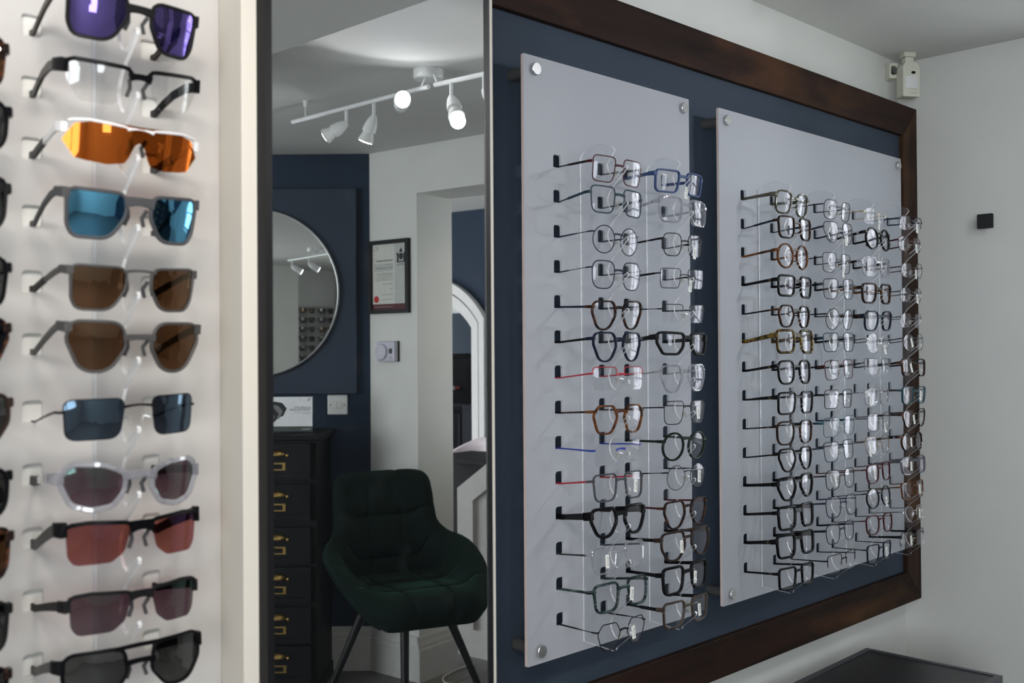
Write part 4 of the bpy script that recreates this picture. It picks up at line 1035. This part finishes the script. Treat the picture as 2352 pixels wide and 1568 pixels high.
# ================================================================== CORNER: DETECTOR, HOOK, CABINET
M_ = Matrix.Translation((2.893, 1.304, 2.137)) @ Matrix.Rotation(R(-36), 4, 'Z')
det = empty('motion_detector', mat=M_); tag(det, 'ivory motion detector on a bracket in the ceiling corner', 'motion detector')
b = MB(); b.plate(rrect(-.0255, -.055, .0255, .044, .012, 4, (.004, .004, .016, .016)), [], -.020, .016, XZ); o = b.build('body', 'ivory_plastic', det)
bv = o.modifiers.new('bev', 'BEVEL'); bv.width = .004; bv.segments = 2; bv.limit_method = 'ANGLE'; bv.angle_limit = R(50)
b = MB()
V = []; F = []
for j in range(2):
    for k in range(9):
        a = -1 + 2 * k / 8; V.append((.0185 * a, -.0205 - .0035 * (1 - a * a), -.032 + .036 * j))
F = [[k, k + 1, k + 10, k + 9] for k in range(8)]
b.add(V, F); b.add([(x, -.0195, z) for x, y, z in V], [f[::-1] for f in F]); b.build('fresnel_lens', 'lens_white', det, True)
b = MB(); b.lathe([(.0065, 0), (.0065, -.0015), (.004, -.0022)], 16, 'y', (0, 0, 0)); o = b.build('sensor_window', 'dark_plastic', det); o.location = (.006, -.020, .014); o.scale = (1, 1, .62)
b = MB(); put_text(b, 'Texecom', -.004, 0, .005, 0, .020, lambda p: Vector((p.x, -.0206, p.y - .046))); b.build('maker_lettering', 'ink_grey', det)
b = MB(); b.box((-.012, -.010, .044), (.014, .012, .062), .003); b.box((-.017, -.013, .062), (.019, .016, .0752), .002); b.build('neck', 'ivory_plastic', det)
b = MB(); b.plate(rrect(-.046, .006, -.020, .050, .003, 2), [rrect(-.041, .016, -.025, .042, .005, 3)], .018, .056, XZ); b.build('bracket', 'ivory_plastic', det)
b = MB(); b.lathe([(.009, .014), (.009, .03)], 16, 'y', (-.031, 0, .028)); b.build('swivel', 'barrel_grey', det, True)

hk = empty('coat_hook', (XB, 1.1133, 1.713)); tag(hk, 'small black square coat hook on the white end wall', 'hook')
b = MB(); b.plate(rrect(-.0215, -.0205, .0215, .0205, .003, 3), [], -.036, -.030, YZ); b.build('plate', 'hook_black', hk)
b = MB(); b.lathe([(.008, -.031), (.008, 0)], 16, 'x'); b.build('stem', 'barrel_grey', hk, True)

cab = empty('low_cabinet', (2.2, 1.14, 0)); tag(cab, 'low black cabinet below the framed display board', 'cabinet')
cr = R(4)
cab.rotation_euler = (0, 0, R(1.5)); cab.location = (2.615, 1.308, 0)
b = MB(); b.box((-1.0, -.34, .03), (-.004, -.004, .53)); b.build('body', 'cabinet_black', cab)
b = MB(); b.plate([(-1.01, -.348), (0, -.348), (0, 0), (-1.01, 0)], [[(-.995, -.333), (-.015, -.333), (-.015, -.015), (-.995, -.015)]], .53, .5557, XY); o = b.build('top_rim', 'cabinet_edge', cab)
b = MB(); b.box((-.995, -.333, .53), (-.015, -.015, .5535)); b.build('top', 'cabinet_black', cab)
for k in range(2):
    b = MB(); b.box((-.99 + k * .49, -.356, .05), (-.51 + k * .49, -.341, .52), .002); d_ = b.build('door', 'cabinet_black', cab)
    b = MB(); b.box((-.56 + k * .10, -.372, .26), (-.548 + k * .10, -.356, .34), .002); b.build('handle', 'steel', d_)
for sx in (-.96, -.05):
    for sy in (-.31, -.04):
        b = MB(); b.box((sx, sy, 0), (sx + .03, sy + .03, .03)); b.build('foot', 'cabinet_black', cab)

# ================================================================== THINGS THE TALL MIRROR SHOWS
def on_splay(a, z, off=0): return C + e1 * a + nb * off + Vector((0, 0, z))
# blue mounting board + round mirror
rb = empty('mirror_board', mat=wall_frame(on_splay(.48, 1.62), e1)); tag(rb, 'square dark blue board behind the round mirror', 'board')
b = MB(); b.box((-.428, -.438, .006), (.428, .438, .032), .002); b.build('board_sheet', 'blue_paint', rb)
b = MB(); b.box((-.38, -.39, 0), (.38, .39, .006)); b.build('batten', 'blue_dark', rb)
rm = empty('round_mirror', mat=wall_frame(on_splay(.48, 1.6125, .032), e1)); tag(rm, 'large round mirror with thin silver rim on blue board', 'mirror')
b = MB(); b.lathe([(.352, .006), (.352, .018)], 96); b.build('mirror_sheet', 'mirror_glass', rm)
b = MB(); n_ = 96; V = []; F = []
prof = [(.351, .0), (.351, .0205), (.354, .022), (.3585, .020), (.3585, .0)]
for r, h in prof:
    for k in range(n_):
        a = 2 * PI * k / n_; V.append((r * math.cos(a), r * math.sin(a), h))
m_ = len(prof)
for i in range(m_):
    for k in range(n_): F.append([i * n_ + k, i * n_ + (k + 1) % n_, ((i + 1) % m_) * n_ + (k + 1) % n_, ((i + 1) % m_) * n_ + k])
b.add(V, F); b.build('rim', 'steel', rm, True)
# light switch
sw = empty('light_switch', mat=wall_frame(on_splay(.1388, 1.134), e1)); tag(sw, 'white double light switch on the navy wall', 'light switch')
b = MB(); b.box((-.043, -.0425, 0), (.043, .0425, .010), .004); b.build('plate', 'white_plastic', sw)
for s_ in (-1, 1):
    b = MB(); b.box((-.0085 + s_ * .009, -.015, .009), (.0085 + s_ * .009, .015, .0135), .001); b.build('rocker', 'white_plastic', sw)
    b = MB(); b.lathe([(.003, .0095), (.003, .011)], 10, 'z', (s_ * .030, 0, 0)); b.build('screw', 'barrel_grey', sw)
# diploma
dpm = empty('diploma', mat=wall_frame((XB, -1.083, 1.6765), (0, -1, 0))); tag(dpm, 'framed fellowship diploma with red seal and crest', 'framed certificate')
W2, H2 = .117, .1555; wi, hi = .100, .1385
b = MB(); b.plate([(-W2, -H2), (W2, -H2), (W2, H2), (-W2, H2)], [[(-wi, -hi), (wi, -hi), (wi, hi), (-wi, hi)]], 0, .018, XY); b.build('frame', 'black_frame', dpm)
b = MB(); b.box((-wi, -hi, .002), (wi, hi, .006)); pp = b.build('paper', 'paper', dpm)
Z1 = .0064
def flat(name, x0, y0, x1, y1, mat, z=Z1, par=dpm):
    b = MB(); b.box((x0, y0, z - .0004), (x1, y1, z)); return b.build(name, mat, par)
flat('crest_band', -wi, -hi + .024, -wi + .069, hi, 'paper_grey', Z1, pp)
flat('base_band', -wi, -hi, wi, -hi + .024, 'maroon', Z1, pp)
flat('name_band', -.022, .024, .090, .056, 'paper_grey', Z1, pp)
b = MB(); xl = -.020
put_text(b, 'Fellowship Diploma', xl, .066, .0115, Z1 + .0006, .098)
put_text(b, 'This is to certify that', xl, .052, .005, Z1 + .0006)
put_text(b, 'Member of the Association', xl, .036, .0075, Z1 + .0006, .10)
for k, (wd, s_) in enumerate(((.10, 'having satisfied the examiners'), (.105, 'and fulfilled the requirements is a'), (.09, 'Fellow of the Association and entitled'), (.108, 'to use the designatory letters'), (.105, 'of the British Dispensing Opticians'))):
    put_text(b, s_, xl, .014 - k * .0072, .0052, Z1 + .0006, wd)
for k, (y, wd, s_) in enumerate(((-.032, .062, 'ABDO President'), (-.054, .018, 'Dean'), (-.076, .066, 'General Secretary'), (-.097, .064, 'Head of Examinations'))):
    put_text(b, s_, xl, y, .0052, Z1 + .0006, wd)
put_text(b, 'abdo', -.090, .046, .014, Z1 + .0006, .042)
b.build('lettering', 'ink', pp)
b = MB(); put_text(b, 'Association of British Dispensing Opticians', xl, -hi + .011, .0055, Z1 + .0006, .108); b.build('base_lettering', 'paper', pp)
b = MB()     # crest: crown, shield, two supporters
cx_, cy_ = -.068, .084
b.plate([(cx_ - .011, cy_ + .012), (cx_ + .011, cy_ + .012), (cx_ + .011, cy_ - .008), (cx_, cy_ - .018), (cx_ - .011, cy_ - .008)], [], Z1, Z1 + .0005, XY)
for s_ in (-1, 1):
    b.plate([(cx_ + s_ * .013, cy_ - .020), (cx_ + s_ * .024, cy_ - .022), (cx_ + s_ * .022, cy_ - .006), (cx_ + s_ * .026, cy_ + .012), (cx_ + s_ * .018, cy_ + .016), (cx_ + s_ * .013, cy_ + .006)], [], Z1, Z1 + .0005, XY)
b.plate([(cx_ - .009, cy_ + .016), (cx_ + .009, cy_ + .016), (cx_ + .006, cy_ + .026), (cx_, cy_ + .036), (cx_ - .006, cy_ + .026)], [], Z1, Z1 + .0005, XY)
b.plate([(cx_ - .026, cy_ - .026), (cx_ + .026, cy_ - .026), (cx_ + .022, cy_ - .021), (cx_ - .022, cy_ - .021)], [], Z1, Z1 + .0005, XY)
b.build('crest', 'ink', pp)
b = MB(); b.lathe([(.0145, Z1), (.0145, Z1 + .0008)], 28, 'z', (.077, -.094, 0)); b.build('seal', 'seal_red', pp)
b = MB(); V = []
for k in range(20):
    a = R(30 + 300 * k / 19); V.append((.080 + .013 * math.cos(a), .122 + .008 * math.sin(a), Z1 + .0006))
b.tube(V, .0008, 4); b.build('ring_emblem', 'ink_grey', pp)
# thermostat
th_ = empty('thermostat', mat=wall_frame((XB, -1.0846, 1.361), (0, -1, 0))); tag(th_, 'pale grey room thermostat with round dial', 'thermostat')
b = MB(); b.box((-.052, -.043, 0), (.052, .043, .007)); b.build('backplate', 'dark_plastic', th_)
b = MB(); b.box((-.052, -.043, .007), (.052, .043, .032), .006); b.build('housing', 'lilac_plastic', th_)
b = MB(); b.lathe([(.034, .030), (.034, .038), (.031, .042)], 32, 'z', (.020, -.002, 0)); b.build('dial', 'lilac_plastic', th_, True)
b = MB(); b.box((-.040, -.009, .031), (-.022, .012, .0328)); b.build('display', 'lcd', th_)
b = MB(); b.box((-.037, -.026, .0318), (-.025, -.022, .0328)); put_text(b, 'HORSTMANN', -.045, -.034, .004, .0328, .025); b.build('maker_lettering', 'ink_grey', th_)

# chest of drawers
CW, CD, CH = .60, .339, 1.035
ch = empty('chest_of_drawers', mat=wall_frame(on_splay(.165, 0, .021), e1)); tag(ch, 'tall black chest of drawers with brass cup handles', 'chest of drawers')
b = MB(); b.box((0, .03, .004), (CW, CH - .022, CD - .02)); b.build('carcass', 'chest_black', ch)
b = MB(); b.box((-.022, CH - .022, 0), (CW + .022, CH, CD + .022), .004); b.box((-.010, CH - .034, .0), (CW + .010, CH - .022, CD + .010), .003); b.build('top', 'chest_black', ch)
b = MB(); b.box((-.006, 0, .0), (CW + .006, .05, CD - .005), .003); b.build('plinth', 'chest_black', ch)
HZ = [.9589, .7976, .628, .472, .3145, .1621]
for cx0, cx1 in ((.022, .290), (.310, .578)):
    for hz in HZ:
        z0, z1 = hz - .100, hz + .042; mid = (cx0 + cx1) / 2
        b = MB()
        b.plate([(cx0, z0), (cx1, z0), (cx1, z1), (cx0, z1)], [[(cx0 + .022, z0 + .022), (cx1 - .022, z0 + .022), (cx1 - .022, z1 - .022), (cx0 + .022, z1 - .022)]], CD - .03, CD + .004, XY)
        b.box((cx0 + .022, z0 + .022, CD - .03), (cx1 - .022, z1 - .022, CD - .003))
        dr = b.build('drawer', 'chest_black', ch)
        # cup handle: quarter dome open below
        b = MB(); V = []; F = []; nu, nv = 12, 6
        for i in range(nu + 1):
            a = PI * i / nu
            for j in range(nv + 1):
                t = (PI / 2) * j / nv
                V.append((mid + .040 * math.cos(a) * (1 - .25 * math.sin(t) ** 4), hz - .006 + .022 * math.sin(a) * math.cos(t) * 1.0, CD - .003 + .024 * math.sin(t) * math.sin(a) ** .6))
        for i in range(nu):
            for j in range(nv): F.append([i * (nv + 1) + j, (i + 1) * (nv + 1) + j, (i + 1) * (nv + 1) + j + 1, i * (nv + 1) + j + 1])
        b.add(V, F)
        for s_ in (-1, 1): b.lathe([(.006, CD - .003), (.006, CD + .002), (.003, CD + .004)], 10, 'z', (mid + s_ * .043, hz - .006, 0))
        o = b.build('cup_handle', 'brass', dr, True); sl = o.modifiers.new('s', 'SOLIDIFY'); sl.thickness = .0015
        b = MB(); b.plate([(mid - .036, hz - .064), (mid + .036, hz - .064), (mid + .036, hz - .034), (mid - .036, hz - .034)], [[(mid - .024, hz - .059), (mid + .024, hz - .059), (mid + .024, hz - .040), (mid - .024, hz - .040)]], CD - .003, CD, XY)
        b.build('label_holder', 'brass', dr)
# advertising stand on the chest
sg = empty('advert_stand', mat=wall_frame(on_splay(.190, CH, .28), e1)); tag(sg, 'white advertising card in a clear stand on the chest', 'advert')
b = MB(); b.box((0, .002, -.002), (.210, .150, .004)); b.box((0, 0, -.05), (.210, .003, .03)); b.build('clear_stand', 'acrylic', sg)
b = MB(); b.box((.002, .028, .0042), (.208, .146, .0052)); b.build('card', 'print_white', sg)
b = MB(); b.box((.002, .008, .0042), (.208, .028, .0052)); b.build('card_footer', 'print_green', sg)
b = MB()
put_text(b, 'AI GLASSES WITH', .009, .100, .0105, .0056, .066); put_text(b, 'TRANSITIONS LENSES', .009, .091, .0105, .0056, .084)
put_text(b, 'Visit us to learn more about', .009, .083, .0045, .0056, .064); put_text(b, 'smart eyewear', .009, .078, .0045, .0056, .035)
put_text(b, 'Ray', .009, .136, .008, .0056); put_text(b, 'Ban', .012, .130, .008, .0056); put_text(b, 'meta', .042, .133, .0055, .0056)
b.build('card_lettering', 'ink', sg)
b = MB(); put_text(b, 'Transitions', .010, .014, .0085, .0056, .036); b.build('footer_lettering', 'print_white', sg)
for k in range(4):        # printed fan of sunglasses
    ox, oy = .105 + .016 * k, .062 - .011 * k + .030
    P = [(ox, oy + .008), (ox + .018, oy + .030), (ox + .050, oy + .036), (ox + .09, oy + .020), (ox + .09, oy - .012), (ox + .045, oy - .034), (ox + .014, oy - .022)]
    P = [(min(.206, x), max(.030, y)) for x, y in P]
    b = MB(); b.plate(P, [], .0053 + .0001 * k, .0055 + .0001 * k, XY); b.build('printed_sunglasses', 'ink' if k % 2 == 0 else 'ink_grey', sg)

# ---------------- track light
def track(root, y0, y1, x):
    b = MB(); b.tube([(x - 2.14, y0 + .1, .0), (x - 2.14, y1 + .1, 0)], .0075, 12); return b.build('bar', 'white_gloss', root, True)
tl = empty('track_light', (2.14, -.1, 2.15)); tag(tl, 'white ceiling track light with adjustable spot heads', 'track light')
b = MB(); b.lathe([(.046, .062), (.046, .038), (.043, .034)], 32, 'z', (.03, -.02, 0)); b.build('ceiling_rose', 'white_gloss', tl, True)
b = MB(); b.tube([(.012, -.015, .036), (.0, -.025, 0)], .004, 8); b.tube([(.012, .02, .036), (-.004, .05, 0)], .004, 8); b.build('hanger', 'white_gloss', tl, True)
b = MB(); b.tube([(.050, -.667, 0), (-.004, .012, 0)], .0075, 12); b.build('bar', 'white_gloss', tl, True)
b = MB(); b.tube([(-.008, .040, 0), (-.010, .70, 0)], .0075, 12); b.build('bar', 'white_gloss', tl, True)
b = MB(); b.tube([(.05, -.60, 0), (.05, -.60, .062)], .003, 8); b.lathe([(.006, .040), (.010, .062)], 12, 'z', (.05, -.60, 0)); b.build('end_support', 'white_gloss', tl, True)
TL = [tl]
def head(px_, py_, aim, lit, col=(.95, .965, 1.0), watt=SPOT_W, size=150, soft=.022):
    tl = TL[-1]
    """one spot head hanging from the bar at local (px_,py_); aim = direction of the beam"""
    b = MB(); b.tube([(px_, py_, 0), (px_, py_, -.045)], .006, 10); st = b.build('stem', 'white_gloss', tl, True)
    a = Vector(aim).normalized(); q = a.to_track_quat('Z', 'Y')
    H = bpy.data.objects
    b = MB(); b.lathe([(.008, -.004), (.016, .012), (.021, .032), (.0225, .050), (.020, .052)], 20)
    hd = b.build('spot_head', 'white_gloss', tl, True); hd.location = (px_, py_, -.047); hd.rotation_mode = 'QUATERNION'; hd.rotation_quaternion = q
    b = MB(); b.lathe([(.017, .050), (.019, .060), (.0255, .080), (.0255, .083), (.022, .083)], 20); b.build('bulb_collar', 'white_plastic', hd, True)
    b = MB(); b.lathe([(.0215, .0825), (.0215, .0845), (.015, .0860)], 20); b.build('bulb_face', lit, hd, True)
    if watt > 0:
        l = bpy.data.lights.new('spot_bulb', 'SPOT'); l.energy = watt; l.color = col; l.spot_size = R(size); l.spot_blend = .8; l.shadow_soft_size = soft
        lo = bpy.data.objects.new('spot_bulb', l); COL.objects.link(lo); lo.parent = hd; lo.location = (0, 0, .090 + soft * .5); lo.rotation_euler = (PI, 0, 0)
head(.036, -.385, (-.35, -.80, -.45), 'lamp_glow', watt=SPOT_W * .5)
head(.022, -.245, (-.05, -.38, -.85), 'lamp_glow', watt=SPOT_W * .5)
head(.004, -.115, (-.64, .74, .08), 'lamp_glow', watt=SPOT_W * 2.4, size=135)
head(-.008, .105, (-.30, .50, -.82), 'lamp_glow', watt=SPOT_W)
head(-.009, .230, (.10, .65, -.75), 'lamp_glow', watt=SPOT_W)

# second track, over the sunglasses corner
tl2 = empty('track_light', (.05, .02, 2.05)); TL.append(tl2); tag(tl2, 'white ceiling track light over the sunglasses panel', 'track light')
b = MB(); b.lathe([(.046, .060), (.046, .036), (.043, .032)], 32); b.build('ceiling_rose', 'white_gloss', tl2, True)
b = MB(); b.tube([(0, 0, .034), (0, 0, 0)], .005, 8); b.build('hanger', 'white_gloss', tl2, True)
b = MB(); b.tube([(-.42, 0, 0), (.34, 0, 0)], .0075, 12); b.build('bar', 'white_gloss', tl2, True)
for hx, ax in ((-.36, .42), (-.08, .34), (.26, .12)):
    head(hx, 0, (ax, 1.0, -.62), 'lamp_glow', col=(1.0, .93, .86), watt=TRACK2_W, size=95, soft=.09)

# downlight in the back room
dl = empty('downlight', (3.62, -.42, ZC)); tag(dl, 'small warm ceiling downlight in the back room', 'downlight')
b = MB(); b.lathe([(.045, 0), (.045, -.006), (.036, -.010)], 28); b.build('bezel', 'white_gloss', dl, True)
b = MB(); b.lathe([(.034, -.008), (.034, -.0115), (.02, -.0125)], 24); b.build('diffuser', 'lamp_glow_warm', dl, True)
l = bpy.data.lights.new('downlight_bulb', 'SPOT'); l.energy = 9; l.color = (1.0, .74, .48); l.spot_size = R(140); l.spot_blend = .7; l.shadow_soft_size = .035
lo = bpy.data.objects.new('downlight_bulb', l); COL.objects.link(lo); lo.parent = dl; lo.location = (0, 0, -.02)

# ---------------- green velvet chair
F_ = Vector((-.46, .888, 0)).normalized()      # the chair's front
cq = Matrix.Identity(4); rgt = Vector((F_.y, -F_.x, 0))
for i in range(3): cq[i][0] = rgt[i]; cq[i][1] = F_[i]; cq[i][2] = zz[i]
cq.translation = (2.665, -.705, 0)
chair = empty('armchair', mat=cq); tag(chair, 'dark green quilted velvet tub chair on black splayed legs', 'armchair')
def sstep(a, b_, x):
    t = max(0, min(1, (x - a) / (b_ - a))); return t * t * (3 - 2 * t)
prof = [(.295, .422), (.308, .440), (.298, .460), (.24, .470), (.16, .466), (.06, .456), (-.06, .448), (-.14, .448), (-.195, .468), (-.225, .520), (-.245, .60), (-.265, .69), (-.285, .78), (-.298, .84), (-.302, .866)]
EDGE = [(0, (.185, .262, .405)), (.08, (.225, .245, .430)), (.18, (.262, .200, .475)), (.30, (.292, .115, .525)), (.43, (.306, .010, .570)), (.55, (.298, -.095, .600)), (.63, (.255, -.180, .622)), (.70, (.216, -.228, .668)), (.76, (.208, -.250, .715)), (.84, (.206, -.270, .770)), (.90, (.203, -.283, .805)), (.94, (.198, -.291, .832)), (.97, (.186, -.296, .849)), (1.0, (.160, -.300, .860))]
NV, NU = 84, 60
def catmull(p0, p1, p2, p3, u): return .5 * ((2 * p1) + (-p0 + p2) * u + (2 * p0 - 5 * p1 + 4 * p2 - p3) * u * u + (-p0 + 3 * p1 - 3 * p2 + p3) * u ** 3)
def prof_at(t):
    s_ = t * (len(prof) - 1); i = min(int(s_), len(prof) - 2); u = s_ - i
    return tuple(catmull(prof[max(i - 1, 0)][k], prof[i][k], prof[i + 1][k], prof[min(i + 2, len(prof) - 1)][k], u) for k in (0, 1))
def edge_at(t):
    i = 0
    while i < len(EDGE) - 2 and EDGE[i + 1][0] < t: i += 1
    u = (t - EDGE[i][0]) / (EDGE[i + 1][0] - EDGE[i][0])
    return tuple(catmull(EDGE[max(i - 1, 0)][1][k], EDGE[i][1][k], EDGE[i + 1][1][k], EDGE[min(i + 2, len(EDGE) - 1)][1][k], u) for k in range(3))
V = []; F = []
for j in range(NV + 1):
    t = j / NV; y, z = prof_at(t); ex, ey, ez = edge_at(t)
    seat = 1 - sstep(.50, .66, t); back = 1 - seat
    for i in range(NU + 1):
        u = -1 + 2 * i / NU; au = abs(u); sg_ = 1 if u > 0 else -1
        k = sstep(.42, 1.0, au) ** 1.35
        kx_ = au ** .92
        x = sg_ * ex * kx_ * .95; y_ = y * (1 - k) + ey * k; zz_ = z * (1 - k) + ez * k
        dd = 0
        for line_u in (-.30, .30): dd = max(dd, math.exp(-((u - line_u) / .035) ** 2))
        for line_t in (.25, .40, .545, .67, .80): dd = max(dd, math.exp(-((t - line_t) / .013) ** 2) * (1 - .8 * sstep(.62, .9, au)))
        puff = .019 * (1 - dd) * (1 - sstep(.85, 1, au)) * sstep(.02, .09, t) * (1 - sstep(.94, 1, t))
        zz_ += puff * seat; y_ += puff * back
        V.append((x, y_, zz_))
for j in range(NV):
    for i in range(NU): F.append([j * (NU + 1) + i, j * (NU + 1) + i + 1, (j + 1) * (NU + 1) + i + 1, (j + 1) * (NU + 1) + i])
b = MB(); b.add(V, F); sh_ = b.build('shell', 'green_velvet', chair, True, recalc=False)
sl = sh_.modifiers.new('s', 'SOLIDIFY'); sl.thickness = .030; sl.offset = -1
b = MB()
edge = [V[j * (NU + 1)] for j in range(NV + 1)] + [V[NV * (NU + 1) + i] for i in range(1, NU + 1)] + [V[j * (NU + 1) + NU] for j in range(NV - 1, -1, -1)]
b.tube(edge, .006, 6); b.build('piping', 'green_velvet', chair, True)
b = MB(); b.lathe([(.10, .375), (.17, .385), (.18, .405), (.10, .41)], 24); b.build('seat_base', 'desk_dark', chair, True)
for (dx, dy, r0, r1) in ((.907, .421, .15, .32), (-.907, -.421, .15, .32), (-.34, .94, .06, .17), (.34, -.94, .06, .17)):
    b = MB(); b.tube([(dx * r0, dy * r0, .40), (dx * r1, dy * r1, .003)], [.017, .011], 12); b.build('leg', 'black_frame', chair, True)

# white cable on the floor
b = MB(); P = [(3.291, -.895), (3.205, -.90), (3.129, -.893), (3.07, -.875), (3.028, -.82), (3.06, -.74), (3.12, -.66)]
path = []
for i in range(len(P) - 1):
    for k in range(6):
        u = k / 6; p0 = P[max(i - 1, 0)]; p1 = P[i]; p2 = P[i + 1]; p3 = P[min(i + 2, len(P) - 1)]
        path.append(tuple(.5 * ((2 * p1[c]) + (-p0[c] + p2[c]) * u + (2 * p0[c] - 5 * p1[c] + 4 * p2[c] - p3[c]) * u * u + (-p0[c] + 3 * p1[c] - 3 * p2[c] + p3[c]) * u ** 3) for c in (0, 1)) + (.004,))
b.tube(path, .0035, 8); tag(b.build('power_cord', 'cord_white'), 'white power cord lying on the floor by the doorway', 'cord')
